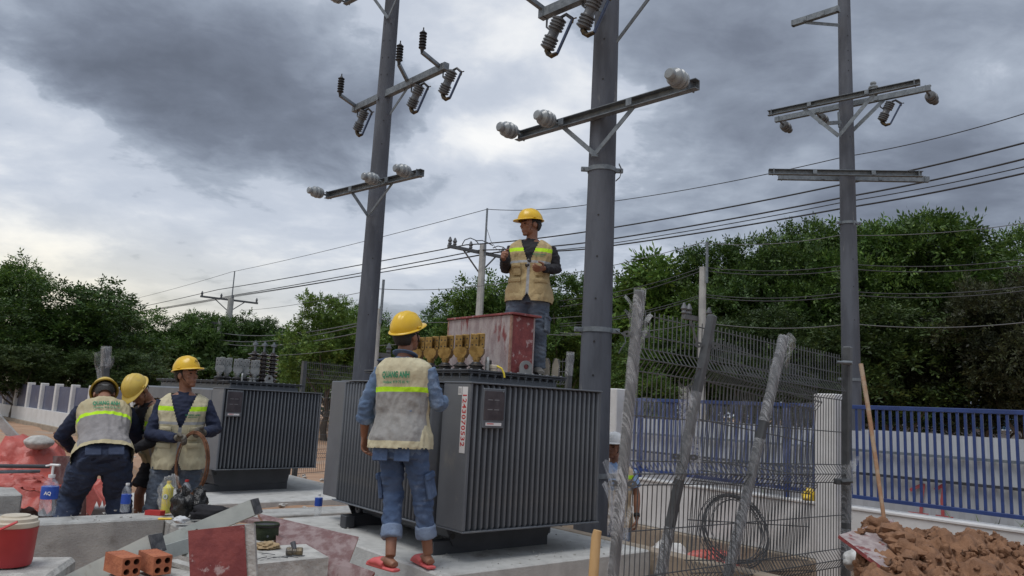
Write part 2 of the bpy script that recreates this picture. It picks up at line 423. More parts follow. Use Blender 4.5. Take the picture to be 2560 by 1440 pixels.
M['iron'] = mat('hammer_iron', (.10, .095, .09), (.22, .17, .10), 16, .45, .6, .3, 60)
M['tarp'] = mat('red_tarp', (.50, .11, .085), (.42, .08, .062), 3, .38, 0, .4, 30)
M['pink_tarp'] = mat('pink_sheet', (.50, .10, .13), (.55, .26, .28), 6, .5, 0, .5, 18)
M['sack'] = mat('white_sack', (.66, .66, .64), (.55, .54, .52), 8, .8, 0, .5, 30)
M['shoe_sole'] = mat('shoe_sole', (.48, .42, .33), (.40, .35, .27), 14, .8, 0, .4, 60)
M['shoe_cloth'] = mat('shoe_cloth', (.16, .15, .14), (.2, .19, .17), 14, .9)
M['bark'] = mat('bark', (.135, .115, .095), (.09, .075, .06), 6, .95, 0, .8, 20, (1, 1, .3))
M['blue_roof'] = mat('blue_roof', (.16, .32, .48), (.13, .28, .43), 1, .5)
M['shed_wall'] = mat('shed_wall', (.5, .52, .54), (.45, .47, .5), 1, .7)
M['grass'] = mat('grass', (.06, .115, .022), (.10, .15, .03), 3, .8, island=.4)
M['strap_black'] = mat('black_strap', (.012, .012, .013), rough=.6)
M['strap_grey'] = mat('grey_strap', (.32, .33, .34), rough=.6)

def leaf_mat(name, c1, c2, c3):
    m, G, b, out = bsdf(name)
    gi = G.n('ShaderNodeNewGeometry').outputs['Random Per Island']
    tcn = G.n('ShaderNodeTexCoord').outputs['Object']
    f = G.smooth(G.noise(tcn, .9, 3, .6)[0], .35, .65)
    col = G.mix(f, c1, c2)
    col = G.mix(G.smooth(gi, .72, 1.0), col, c3)
    k = G.m('ADD', G.m('MULTIPLY', G.m('FRACT', G.m('MULTIPLY', gi, 17.3)), .7), .65)
    oi = G.n('ShaderNodeObjectInfo').outputs['Random']
    k = G.m('MULTIPLY', k, G.m('MULTIPLY_ADD', oi, .55, .75))
    col = G.mix(1.0, col, G.comb(k, k, k), 'MULTIPLY')
    col = G.mix(G.m('MULTIPLY', G.m('FRACT', G.m('MULTIPLY', oi, 7.7)), .35), col, G.mix(1.0, col, (1.35, 1.05, .7), 'MULTIPLY'))
    b.inputs['Roughness'].default_value = .5
    b.inputs['Specular IOR Level'].default_value = .3
    G.link(col, b.inputs['Base Color'])
    tr = G.n('ShaderNodeBsdfTranslucent'); G.link(col, tr.inputs[0])
    mx = G.n('ShaderNodeMixShader'); mx.inputs[0].default_value = .22
    G.link(b.outputs[0], mx.inputs[1]); G.link(tr.outputs[0], mx.inputs[2]); G.link(mx.outputs[0], out.inputs[0])
    return m
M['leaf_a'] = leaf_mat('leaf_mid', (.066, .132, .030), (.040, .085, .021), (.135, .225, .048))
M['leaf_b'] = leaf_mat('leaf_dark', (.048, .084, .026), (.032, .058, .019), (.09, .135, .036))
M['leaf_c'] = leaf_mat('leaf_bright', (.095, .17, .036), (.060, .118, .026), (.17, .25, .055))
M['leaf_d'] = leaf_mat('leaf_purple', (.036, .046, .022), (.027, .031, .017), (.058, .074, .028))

def film_mat(name, lo, hi, scale, stretch, amount=.75, tint=(.75, .77, .80), base=.08):   # crinkled clear plastic film
    m, G, b, out = bsdf(name)
    tcn = G.n('ShaderNodeTexCoord').outputs['Object']
    X_, Y_, Z_ = G.sep(tcn)
    vec = G.comb(G.m('ADD', G.m('ADD', G.m('MULTIPLY', X_, stretch[0]), G.m('MULTIPLY', Y_, stretch[1])), G.m('MULTIPLY', Z_, stretch[2])), G.m('MULTIPLY', Z_, .10), G.m('MULTIPLY', X_, .35))
    nz = G.noise(vec, scale, 5, .65, .9)[0]
    rid = G.m('ABSOLUTE', G.m('SUBTRACT', nz, .5))
    patch_ = G.smooth(G.noise(tcn, 5.0, 3, .5)[0], .22, .62)
    fac = G.m('ADD', G.m('MULTIPLY', G.m('MULTIPLY', G.smooth(rid, hi, lo), patch_), amount), base)
    b.inputs['Base Color'].default_value = (*tint, 1); b.inputs['Roughness'].default_value = .22
    bn = G.n('ShaderNodeBump'); bn.inputs['Strength'].default_value = .25; bn.inputs['Distance'].default_value = .006
    G.link(nz, bn.inputs['Height']); G.link(bn.outputs[0], b.inputs['Normal'])
    t = G.n('ShaderNodeBsdfTransparent'); mx = G.n('ShaderNodeMixShader')
    G.link(fac, mx.inputs[0]); G.link(t.outputs[0], mx.inputs[1]); G.link(b.outputs[0], mx.inputs[2]); G.link(mx.outputs[0], out.inputs[0])
    return m
M['film'] = film_mat('clear_film', .0, .07, 19, (3.4, 2.2, 1.3), .34, base=.08)
M['film_thin'] = film_mat('clear_film_thin', .0, .03, 4, (1, 1, .4), .12, base=.06)
M['clear'] = film_mat('clear_bottle', .0, .12, 7, (1, 1, .6), .30, (.80, .84, .88))

# ------------------------------------------------------------------ site grid: b runs to the right and away, a to the left and away
O2 = Vector((-.25, 5.5, 0)); U = Vector((-.629, .777, 0)).normalized(); V = Vector((U.y, -U.x, 0))
GRID = math.atan2(V.y, V.x)
def site(b, a, z=0.0): return Vector((O2.x + V.x * b + U.x * a, O2.y + V.y * b + U.y * a, z))
def onb(x, y, b):                     # point seen at a pixel on the vertical plane b = const
    d = ray(x, y); t = (b - (CAM_P - O2).dot(V)) / d.dot(V)
    return CAM_P + d * t
def ona(x, y, a):
    d = ray(x, y); t = (a - (CAM_P - O2).dot(U)) / d.dot(U)
    return CAM_P + d * t
def sstep(x, lo, hi):
    t = min(1, max(0, (x - lo) / (hi - lo))); return t * t * (3 - 2 * t)
def ground_h(x, y):
    p = Vector((x, y, 0)) - O2; b = p.dot(V); a = p.dot(U)
    h = -.40 * sstep(b, 1.75, 2.3) * (1 - sstep(b, 14, 25))
    n = mnoise.fractal(Vector((x * .9, y * .9, 3.1)), 1.0, 2.0, 4)
    h += .05 * n * (1 if abs(b) < 30 else .3)
    h -= .25 * (1 - sstep(y, 3.2, 4.6)) * (1 if abs(x) < 8 else 0)
    if 3.5 < a < 16 and b < 0: h += .10 * sstep(-b, 1.0, 4)
    return h
xs = sorted(set([round(s * (.0 + 9.0 * (k / 60) + (k / 60) ** 5 * 700), 3) for k in range(61) for s in (-1, 1)]))
ys = [-30, -15, -6] + [round(1.0 + k * .22, 3) for k in range(70)] + [round(16.6 + 1.2 * k, 2) for k in range(28)] + [52, 60, 75, 100, 150, 250, 450, 800, 1300]
gm = MB()
for y in ys:
    for x in xs: gm.v.append((x, y, ground_h(x, y)))
nx = len(xs)
gm.f = [(j * nx + i, j * nx + i + 1, (j + 1) * nx + i + 1, (j + 1) * nx + i) for j in range(len(ys) - 1) for i in range(nx - 1)]
tag(gm.obj('ground', M['ground'], smooth=60), kind='structure')

# ------------------------------------------------------------------ concrete pads, trench walls
def slab(name, label, cat, b0, b1, a0, a1, z0, z1, mt='concrete_pale', ch=.012, nosub=False):
    o = MB().box(((b0 + b1) / 2, (a0 + a1) / 2, (z0 + z1) / 2), (b1 - b0, a1 - a0, z1 - z0), ch=ch).obj(name, M[mt])
    o.location = O2; o.rotation_euler = (0, 0, GRID)
    return tag(o, label, cat)
slab('concrete_pad', 'pale concrete pad under the front grey transformer', 'concrete pad', -.33, 1.72, -.22, 2.32, -.5, .30)
slab('concrete_step', 'thin lower concrete footing ledge along the front pad', 'concrete ledge', -.62, -.335, -.6, 2.5, -.5, .12, 'concrete')
slab('concrete_pad', 'pale concrete pad under the rear grey transformer', 'concrete pad', -2.4, 2.2, 4.95, 8.6, -.4, .08)
slab('kerb_beam', 'dark stained kerb beam along the right edge of the front pad', 'kerb', 1.80, 1.93, -1.5, 2.2, -.5, .285, 'wall_foot')
slab('trench_wall', 'low concrete trench wall between the two transformer pads', 'trench wall', -1.6, 1.9, 4.05, 4.55, -.5, .05, 'concrete')
slab('trench_wall', 'grey concrete beam behind the front transformer pad', 'trench wall', -.9, 1.7, 2.38, 2.62, -.5, .22, 'concrete')
wl = thing('concrete_kerb_wall', 'long low concrete wall with bottles on it, left foreground', 'concrete wall', O2, GRID)
MB().box((-3.1, 2.05, -.04), (3.3, .30, .92), ch=.012).obj('wall', M['concrete'], wl)
MB().box((-1.25, 1.66, -.05), (.39, 1.08, .90), ch=.012).obj('wall', M['concrete'], wl)
o = slab('concrete_block', 'short grey concrete block left of the bent worker, under the red tarp', 'concrete block', -3.8, -2.27, 2.95, 3.58, -.3, .50, 'concrete')

# ------------------------------------------------------------------ blue bar fence on the low white wall (right)
wall = thing('low_wall', 'low white painted wall carrying the blue fence, right', 'wall', O2, GRID)
MB().box((5.15, 1.3, .17), (.22, 12.4, .60), ch=.01).obj('painted_wall', M['white_wall'], wall)
MB().box((5.13, 1.3, -.36), (.30, 12.4, .46), ch=.01).obj('wall_foot', M['wall_foot'], wall)
MB().box((5.15, 1.3, .482), (.25, 12.4, .03), ch=.006).obj('coping', M['white_wall'], wall)
bf = thing('bar_fence', 'blue steel bar fence standing on the low white wall', 'fence', O2, GRID)
A0, A1 = -3.6, 4.55
for z, d in ((1.575, .045), (.60, .04)):
    MB().box((5.15, (A0 + A1) / 2, z), (.04, A1 - A0, d), ch=.004).obj('rail', M['blue_steel'], bf)
barme = MB().box((0, 0, 0), (.022, .026, .94), ch=.003).mesh('bar')
a = A0 + .03
while a < A1:
    obj('bar', barme, M['blue_steel'], bf, loc=(5.15, a, 1.09)); a += .074
for a in (-2.05, .62, 2.9, 4.5):
    MB().box((5.15, a, 1.04), (.05, .05, 1.12), ch=.004).obj('post', M['blue_steel'], bf)
for (x, y, d, lab) in ((2074, 985, 0, 'white square concrete column in the blue fence, behind the mesh panel'), (1541, 972, 0, 'white concrete column beside the middle utility pole, behind the white-helmeted man')):
    p = onb(x, y, 5.03)
    o = MB().box((0, 0, (p.z - .35) / 2 + .0), (.25, .25, p.z + .35), ch=.012).obj('fence_column', M['white_wall'])
    o.location = (p.x, p.y, 0); o.rotation_euler = (0, 0, GRID); tag(o, lab, 'column')
# loose film over the new fence
fm = MB()
n = 36
for i in range(n + 1):
    a = .05 + 4.3 * i / n
    for k in range(9):
        z = .62 + .95 * k / 8
        fm.v.append((5.10 - .02 * math.sin(i * 1.3 + k) - .012 * math.sin(i * 2.9), a, z + (.05 * math.sin(i * .9) if k == 8 else (.06 * math.sin(i * 1.7) if k == 0 else 0))))
fm.f = [(i * 9 + k, i * 9 + k + 1, (i + 1) * 9 + k + 1, (i + 1) * 9 + k) for i in range(n) for k in range(8)]
o = fm.obj('plastic_film', M['film_thin'], smooth=180); o.location = O2; o.rotation_euler = (0, 0, GRID)
tag(o, 'thin clear plastic film clinging to the blue bar fence', 'film')
# grey corrugated hoarding behind it, with red spray marks
hd = thing('hoarding', 'grey corrugated site hoarding behind the blue fence with red spray marks', 'hoarding', O2, GRID)
sh = MB(); prof = []
for k in range(13):
    y = k * .09; prof.append((0.0 if (k // 1) % 2 else .03, y))
for (x, y) in prof: sh.v += [(x, y, -.42), (x, y, 1.29)]
sh.f = [(2 * i, 2 * i + 2, 2 * i + 3, 2 * i + 1) for i in range(12)]
shme = sh.mesh('sheet', 0)
for k in range(14):
    obj('sheet', shme, M['hoarding'], hd, loc=(7.6 + .006 * (k % 2), -5.5 + k * 1.07, .012 * ((k * 7) % 3)))
for z in (1.02, .70): MB().box((7.56, 1.5, z), (.04, 14, .035)).obj('rail', M['galv'] if z > 1 else M['wire'], hd)
for pts in ([(2272, 1226), (2304, 1211)], [(2306, 1209), (2301, 1245), (2299, 1286)], [(2268, 1283), (2318, 1289)], [(2334, 1225), (2358, 1211)], [(2358, 1208), (2352, 1250), (2354, 1293)], [(2336, 1291), (2380, 1297)]):
    q = [(onb(x, y, 7.545) - O2) for x, y in pts]
    q = [Vector((7.585, p.dot(U), p.z)) for p in q]
    MB().tube(q, [(.004, .024)] * len(q), 6, side=(1, 0, 0)).obj('spray_mark', M['red_spray'], hd)

# ------------------------------------------------------------------ far fence of concrete posts and navy panels (left)
lf = thing('panel_fence', 'far fence of white posts and navy panels on a white wall, left', 'fence')
q0, q1 = at(-60, 1031, 33.0), at(395, 1100, 17.8); q0.z = q1.z = 0
ud = (q1 - q0).normalized(); L = (q1 - q0).length; nd = Vector((-ud.y, ud.x, 0))
Fm = Matrix((ud, nd, Vector((0, 0, 1)))).transposed()
c = (q0 + q1) / 2
MB().box(c + Vector((0, 0, .22)), (L, .25, .62), Fm).obj('painted_wall', M['white_wall'], lf)
MB().box(c + Vector((0, 0, -.1)) - nd * .05, (L, .40, .40), Fm).obj('wall_foot', M['wall_foot'], lf)
pm = MB().box((0, 0, .63), (.17, .22, 1.5), ch=.015).mesh('post')
nps = 13
for k in range(nps):
    p = q0 + ud * (L * k / (nps - 1))
    o = obj('post', pm, M['white_wall'], lf, loc=(p.x, p.y, 0), rot=(0, 0, math.atan2(ud.y, ud.x)))
    if k < nps - 1:
        pc = q0 + ud * (L * (k + .5) / (nps - 1))
        MB().box(pc + Vector((0, 0, .90)) + nd * .02, (L / (nps - 1) - .18, .05, .80), Fm).obj('panel', M['navy_panel'], lf)

# ------------------------------------------------------------------ trees
def leaf_cloud(seed, centres, radii, n_sprig, leaf=.12, per=7, droop=.25):
    rs = np.random.RandomState(seed)
    w = radii[:, 0] * radii[:, 2]; w = w / w.sum()
    idx = rs.choice(len(centres), n_sprig, p=w)
    d = rs.normal(size=(n_sprig, 3)); d /= np.linalg.norm(d, axis=1)[:, None]
    d[:, 2] = np.where(d[:, 2] < -.3, -d[:, 2] * .6, d[:, 2]); d /= np.linalg.norm(d, axis=1)[:, None]
    rad = rs.uniform(.55, 1.06, n_sprig) ** .6
    base = centres[idx] + d * radii[idx] * rad[:, None]
    stem = d + rs.normal(size=(n_sprig, 3)) * .45; stem[:, 2] -= droop; stem /= np.linalg.norm(stem, axis=1)[:, None]
    up = np.tile([0, 0, 1.0], (n_sprig, 1)) + rs.normal(size=(n_sprig, 3)) * .5
    sd = np.cross(stem, up); sd /= np.linalg.norm(sd, axis=1)[:, None] + 1e-9
    nm = np.cross(sd, stem)
    Vs = []; sz = leaf * rs.uniform(.75, 1.3, n_sprig)
    for k in range(per):
        s = -1 if k % 2 else 1; t = (k // 2 + 1) / ((per + 1) / 2)
        if k == per - 1: ld = stem.copy()
        else: ld = stem * .55 + sd * s * .85
        ld = ld + rs.normal(size=(n_sprig, 3)) * .18; ld /= np.linalg.norm(ld, axis=1)[:, None]
        b0 = base + stem * (sz * 2.3 * t)[:, None]
        wd = np.cross(ld, nm + rs.normal(size=(n_sprig, 3)) * .35); wd /= np.linalg.norm(wd, axis=1)[:, None] + 1e-9
        tip = b0 + ld * sz[:, None] * 1.15; midp = b0 + ld * (sz * .5)[:, None]; hw = (sz * .26)[:, None]
        Vs.append(np.stack([b0, midp + wd * hw, tip, midp - wd * hw], 1))
    Va = np.concatenate(Vs, 0).reshape(-1, 3)
    return Va, np.arange(len(Va)).reshape(-1, 4)

def crown_mesh(seed, Rx, H, lobes, sprigs, leaf=.12, per=7):
    rs = np.random.RandomState(seed); cs = []; rr = []
    for k in range(lobes):
        t = (k + .5) / lobes; z = H * (.16 + .74 * t)
        env = Rx * (math.sin(PI * (.20 + .68 * t)) ** .7)
        a = k * 2.4 + rs.uniform(-.5, .5); d = env * rs.uniform(.30, .85)
        c0 = np.array([math.cos(a) * d, math.sin(a) * d, z]); r0 = Rx * rs.uniform(.24, .40)
        cs.append(c0); rr.append([r0, r0, r0 * .72])
        for j in range(9):                         # smaller tufts breaking the outline
            e = rs.normal(size=3); e[2] = abs(e[2]) * .9 - .2; e /= np.linalg.norm(e); rj = r0 * rs.uniform(.18, .40)
            cs.append(c0 + e * r0 * rs.uniform(.80, 1.42) * np.array([1, 1, .8])); rr.append([rj, rj, rj * .8])
    cs.append(np.array([0, 0, H * .5])); rr.append([Rx * .42, Rx * .42, H * .30])
    Va, Fa = leaf_cloud(seed + 1, np.array(cs), np.array(rr), sprigs, leaf, per)
    return np_mesh('crown', Va, Fa)

def trunk_mesh(seed, H, base_h, Rx, r0):
    rs = random.Random(seed); m = MB()
    pts = [(0, 0, -.3)]; x = y = 0
    for k in range(1, 7):
        x += rs.uniform(-.10, .10); y += rs.uniform(-.1, .1); pts.append((x, y, base_h * .9 * k / 3 if k < 4 else base_h * .9 + (k - 3) * H * .2))
    m.tube(pts, [r0 * f for f in (1.25, 1.0, .9, .8, .55, .35, .15)], 8)
    for k in range(7):
        a = k * 2.4; z0 = base_h * (.55 + .08 * k); s0 = Vector((x * .4, y * .4, z0)); e = s0 + Vector((math.cos(a) * Rx * .6, math.sin(a) * Rx * .6, H * (.25 + .06 * k)))
        md = (s0 + e) / 2 + Vector((rs.uniform(-.2, .2), rs.uniform(-.2, .2), -.12 * H * .3))
        m.tube([s0, md, e], [r0 * .5, r0 * .33, r0 * .1], 6)
    return m.mesh('trunk', 60)

CV = {  # name: (Rx, H, base height, crown mesh, trunk mesh)
    'wide': (3.0, 5.6, 2.0, crown_mesh(11, 3.0, 5.6, 16, 8200, .10), trunk_mesh(1, 5.6, 2.0, 3.0, .17)),
    'wide2': (2.9, 5.2, 2.0, crown_mesh(23, 2.9, 5.2, 15, 7800, .10), trunk_mesh(2, 5.2, 2.0, 2.9, .15)),
    'round': (2.5, 4.6, 1.6, crown_mesh(37, 2.5, 4.6, 14, 7600, .105, 5), trunk_mesh(3, 4.6, 1.6, 2.5, .15)),
    'round2': (2.3, 4.8, 1.5, crown_mesh(41, 2.3, 4.8, 14, 7600, .105, 5), trunk_mesh(4, 4.8, 1.5, 2.3, .14)),
    'slim': (1.05, 4.6, 1.2, crown_mesh(53, 1.05, 4.6, 9, 1500, .15, 5), trunk_mesh(5, 4.6, 1.2, 1.0, .07)),
}
def tree(px, top, d, kind, mt, label, wide=1.0, group='trees behind the site'):
    Rx, H, bh, cm, tm = CV[kind]
    p = at(px, top, d); z0 = ground_h(p.x, p.y)
    k = (p.z - z0) / (H + bh) * 1.04
    t = thing('tree', label, 'tree', (p.x, p.y, z0), random.uniform(0, 6.28), group)
    t.scale = (k * wide, k * wide, k)
    c = bpy.data.objects.new('crown', cm); link(c, t); c.location = (0, 0, bh * .72)
    if len(cm.materials) == 0: cm.materials.append(M[mt])
    c.material_slots[0].link = 'OBJECT'; c.material_slots[0].material = M[mt]
    obj('trunk', tm, M['bark'], t)
for a in [
    (18, 648, 32, 'round', 'leaf_a', 'tall dark tree at the far left edge of the photo', .9),
    (195, 700, 31, 'round2', 'leaf_a', 'dark rounded tree above the far fence, left of the rear poles', 1.3),
    (92, 770, 34, 'wide2', 'leaf_b', 'dark lower tree between the two tallest left trees', 1.2),
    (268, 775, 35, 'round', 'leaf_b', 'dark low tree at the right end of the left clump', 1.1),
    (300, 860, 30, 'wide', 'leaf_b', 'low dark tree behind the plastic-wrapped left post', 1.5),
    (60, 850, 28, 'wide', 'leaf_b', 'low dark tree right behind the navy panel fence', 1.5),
    (350, 825, 46, 'round', 'leaf_a', 'small distant tree behind the farthest utility pole', 1.1),
    (432, 780, 44, 'round2', 'leaf_a', 'mid green tree above the worker holding wire', 1.3),
    (512, 772, 44, 'wide2', 'leaf_a', 'mid green tree just left of the twin far pole', 1.0),
    (600, 786, 46, 'round', 'leaf_a', 'mid green tree just right of the twin far pole', 1.2),
    (668, 792, 46, 'wide', 'leaf_a', 'round-topped tree above the rear transformer bushings', 1.0),
    (735, 822, 44, 'round2', 'leaf_a', 'lower tree in the dip left of the left concrete pole', 1.2),
    (842, 742, 32, 'wide2', 'leaf_c', 'bright leafy tree touching the left concrete pole', .95),
    (905, 770, 36, 'round', 'leaf_a', 'green tree seen behind the left concrete pole', 1.0),
    (1020, 792, 34, 'wide', 'leaf_c', 'bright tree behind the head of the worker facing away', 1.0),
    (1105, 782, 36, 'round2', 'leaf_c', 'bright tree left of the red crate', 1.1),
    (1165, 735, 32, 'wide2', 'leaf_a', 'green tree directly behind the red crate', .85),
    (1232, 700, 31, 'round', 'leaf_c', 'tall bright tree behind the wired far pole', .95),
    (1300, 712, 31, 'wide', 'leaf_a', 'tree hidden behind the man standing on the transformer', .9),
    (1425, 690, 28, 'wide2', 'leaf_a', 'leafy tree between the standing man and the middle pole', .95),
    (1548, 706, 27, 'round', 'leaf_c', 'bright tree just right of the middle concrete pole', .9),
    (1618, 608, 25, 'slim', 'leaf_c', 'slim young tree with sparse bright leaves, right of the middle pole', 1.0),
    (1690, 662, 26, 'round2', 'leaf_a', 'green tree behind the thin white far pole', .95),
    (1790, 622, 25, 'wide', 'leaf_a', 'big tree right of the thin white far pole', .85),
    (1885, 598, 24, 'wide2', 'leaf_a', 'big tree above the mesh panels', .85),
    (1975, 540, 24, 'wide', 'leaf_a', 'tall tree just left of the right concrete pole', .75),
    (2065, 560, 26, 'round', 'leaf_a', 'tree seen behind the right concrete pole', .9),
    (2165, 540, 24, 'wide2', 'leaf_a', 'tall tree just right of the right concrete pole', .8),
    (2262, 520, 23, 'wide', 'leaf_a', 'tallest tree, right of the right concrete pole', .8),
    (2375, 552, 23, 'round2', 'leaf_a', 'tall tree second from the right edge', .95),
    (2462, 560, 24, 'wide2', 'leaf_a', 'tall tree near the right edge of the photo', .7),
    (2540, 650, 19, 'wide', 'leaf_d', 'dark purplish tree cut by the right edge', .75),
    (2440, 760, 20, 'round', 'leaf_d', 'low dark purplish tree above the blue roof', .9),
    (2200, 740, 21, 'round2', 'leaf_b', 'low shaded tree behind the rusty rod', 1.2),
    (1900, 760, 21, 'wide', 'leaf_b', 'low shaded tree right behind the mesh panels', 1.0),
    (1660, 800, 22, 'round', 'leaf_a', 'low bushy tree behind the first wrapped post', 1.1),
]:
    tree(*a[:6], wide=a[6])
# the shaded undergrowth behind everything: one uncountable mass
rs = np.random.RandomState(5); cs = []; rr = []
for k in range(150):
    x = -75 + 110 * k / 149 if k < 110 else -20 + 55 * (k - 110) / 39
    if k < 110:
        y = 50 + rs.uniform(-4, 6) - max(0, (x + 20)) * .42
    else: y = 40 - max(0, x) * .55 + rs.uniform(-2, 3)
    y = max(y, 25.5); r = rs.uniform(1.6, 2.6)
    cs.append([x, y, rs.uniform(.6, 2.6)]); rr.append([r, r * .8, r * .85])
Va, Fa = leaf_cloud(77, np.array(cs), np.array(rr), 9000, .30, 5)
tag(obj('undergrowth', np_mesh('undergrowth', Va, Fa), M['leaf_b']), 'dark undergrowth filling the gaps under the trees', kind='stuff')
# weeds along the wall
rs = random.Random(4); gv = []; gf = []
for k in range(900):
    if k < 380: p = site(5.5 + rs.uniform(0, 1.4), rs.uniform(-4.5, -.8), -.38); h = rs.uniform(.5, 1.05)
    elif k < 700: p = site(5.4 + rs.uniform(0, 1.0), rs.uniform(-.8, 5), -.38); h = rs.uniform(.4, .95)
    else: p = q0 + ud * rs.uniform(0, L) + nd * rs.uniform(.3, 1.0); h = rs.uniform(.2, .5)
    a = rs.uniform(0, 6.28); d = Vector((math.cos(a), math.sin(a), 0)); s = Vector((-d.y, d.x, 0)) * .012
    b0 = len(gv); m1 = p + d * h * .18 + Vector((0, 0, h * .6)); t = p + d * h * .5 + Vector((0, 0, h * .85))
    gv += [p - s, p + s, m1 + s, m1 - s, t]; gf += [(b0, b0 + 1, b0 + 2, b0 + 3), (b0 + 3, b0 + 2, b0 + 4)]
me = bpy.data.meshes.new('weeds'); me.from_pydata(gv, [], gf)
tag(obj('weeds', me, M['grass']), 'green weeds growing behind the walls', kind='stuff')

# blue-roofed shed beyond the trees
p = at(2440, 1010, 24.0)
sd_ = thing('shed', 'distant shed with a pale blue roof beyond the right trees', 'building', (p.x, p.y, -.3))
MB().box((0, 0, .85), (10, 2.2, 1.7)).obj('wall', M['shed_wall'], sd_)
MB().prism([(-1.5, 1.72), (1.5, 1.72), (0, 2.45)], 10.6, Matrix.Rotation(PI / 2, 4, 'Z') @ Matrix.Rotation(PI / 2, 4, 'X')).obj('roof', M['blue_roof'], sd_)

# ------------------------------------------------------------------ far utility poles and the lines
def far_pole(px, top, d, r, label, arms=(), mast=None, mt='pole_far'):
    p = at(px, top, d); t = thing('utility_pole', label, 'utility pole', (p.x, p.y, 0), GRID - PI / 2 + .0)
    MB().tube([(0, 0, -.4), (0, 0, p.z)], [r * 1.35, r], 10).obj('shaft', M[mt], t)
    if mast: MB().tube([(.12, 0, p.z - .4), (.12, 0, at(px, mast, d).z)], .035, 6).obj('mast', M['galv'], t)
    for (dz, half, ins) in arms:
        z = p.z - dz
        c = MB().box((0, -r - .06, z), (.10, .10, .10)); c = MB(); c.box((-r - .05, 0, z), (.10, half * 2, .11))
        ar = c.obj('crossarm', M['wire_grey'], t)
        for s in (-1, 1): MB().tube([(-r - .05, s * half * .55, z), (-r, 0, z - .75)], .03, 5).obj('brace', M['wire_grey'], ar)
        for f in ins: MB().lathe([(.03, 0), (.07, .04), (.05, .10), (.08, .14), (.04, .24), (.02, .28)], 8, Matrix.Translation((-r - .05, f * half, z + .05))).obj('insulator', M['ceramic_grey'], ar)
    return p
far_pole(1208, 612, 26, .12, 'tall far pole with wired crossarm left of the standing man', [(.25, 1.35, (-.95, -.8, -.3, .75, .92))], 522)
far_pole(578, 745, 46, .17, 'far pole of a twin pair with T-shaped crossarm, left', [(.1, 1.75, (-.95, -.3, .1, .95))], 678)
far_pole(551, 795, 44, .11, 'thin whitish pole of the twin pair, left of the T-shaped arm', [(.3, .6, (-.9, .9))])
far_pole(321, 790, 66, .17, 'farthest utility pole above the left workers', [(.3, 1.6, (-.9, 0, .9))], 774)
far_pole(948, 772, 20, .07, 'thin white pole right beside the left concrete pole', [(1.2, .5, (-.9, .9))], 700)
far_pole(1757, 668, 18, .080, 'thin white far pole with small insulators behind the mesh panels', [(1.25, .55, (-.95, -.6, .8))], 606)

def wire(pts, r, label, mt='wire', sag=0.0):
    P3 = [at(x, y, d) for x, y, d in pts]; out = []
    for i in range(len(P3) - 1):
        for k in range(14):
            t = k / 14; q = P3[i].lerp(P3[i + 1], t); q.z -= sag * 4 * t * (1 - t); out.append(q)
    out.append(P3[-1])
    tag(MB().tube(out, r, 5).obj('power_line', M[mt], smooth=180), label, 'cable', 'overhead lines')
HV = .022
wire([(300, 777, 66), (545, 724, 46), (1165, 612, 26), (1480, 577, 22.5), (2100, 462, 17.8), (2620, 341, 14.5)], HV, 'uppermost thick overhead cable of the near line', sag=.05)
wire([(300, 785, 66), (590, 737, 46), (1200, 625, 26), (1470, 606, 22.5), (2110, 493, 17.8), (2620, 382, 14.5)], HV, 'second thick overhead cable of the near line', sag=.05)
wire([(300, 788, 66), (605, 739, 46), (1225, 632, 26), (1470, 617, 22.5), (2110, 505, 17.9), (2620, 403, 14.7)], .013, 'thin third cable of the near line', sag=.05)
wire([(300, 787, 66), (598, 738, 46), (1255, 628, 26), (1470, 622, 22.5), (2110, 520, 17.9), (2620, 419, 14.7)], HV, 'lowest thick overhead cable of the near line', sag=.05)
wire([(300, 755, 66), (578, 680, 46), (1218, 523, 26), (1480, 510, 22.5), (2110, 392, 17.8), (2620, 265, 14.5)], .012, 'thin topmost earth wire running over the masts', sag=.10)
wire([(600, 776, 44), (945, 722, 20), (1300, 700, 20), (1750, 607, 18), (2100, 588, 17), (2620, 548, 16)], .009, 'thin high wire passing the tip of the thin white far pole', 'wire_grey', .12)
for k, (ya, yb, yc, lab) in enumerate([(742, 668, 648, 'upper dark cable strung in front of the right trees'), (757, 676, 664, 'second dark cable strung in front of the right trees'), (800, 736, 716, 'third dark cable strung in front of the right trees'), (806, 742, 727, 'fourth dark cable strung in front of the right trees'), (822, 806, 807, 'lowest pale cable strung in front of the right trees')]):
    wire([(1400, ya + 10, 19), (1757, yb, 18), (2130, (yb + yc) / 2 + 3, 16.5), (2620, yc - 8, 15)], .010, lab, 'wire_grey' if k == 4 else 'wire', .12)
for k, (a, b, c, lab) in enumerate([(835, 832, 806, 'upper cable in front of the left trees'), (845, 850, 812, 'middle cable in front of the left trees'), (852, 858, 830, 'lower cable in front of the left trees')]):
    wire([(320, a, 60), (550, b, 43.6), (905, c, 26)], .02, lab, 'wire_grey', .3)
wire([(700, 888, 30), (900, 866, 24), (1330, 832, 22), (1480, 835, 22)], .012, 'pale cable crossing behind the red crate', 'wire_grey', .05)
wire([(950, 797, 25), (1100, 806, 25), (1300, 801, 25), (1757, 760, 25)], .012, 'grey cable crossing behind the wired far pole', 'wire_grey', .05)
# jumpers on the wired far pole
for k, (pts, lab) in enumerate([([(1155, 612), (1162, 600), (1176, 595), (1190, 601), (1198, 612)], 'left looped jumper wire on the far pole crossarm'), ([(1188, 602), (1205, 601), (1220, 607), (1232, 614)], 'short looped jumper wire above the far pole'), ([(1232, 620), (1245, 615), (1258, 618), (1268, 626)], 'right looped jumper wire on the far pole crossarm')]):
    tag(MB().tube([at(x, y, 25.9) for x, y in pts], .018, 5).obj('jumper_wire', M['wire'], smooth=180), lab, 'cable', 'jumpers on the far pole')

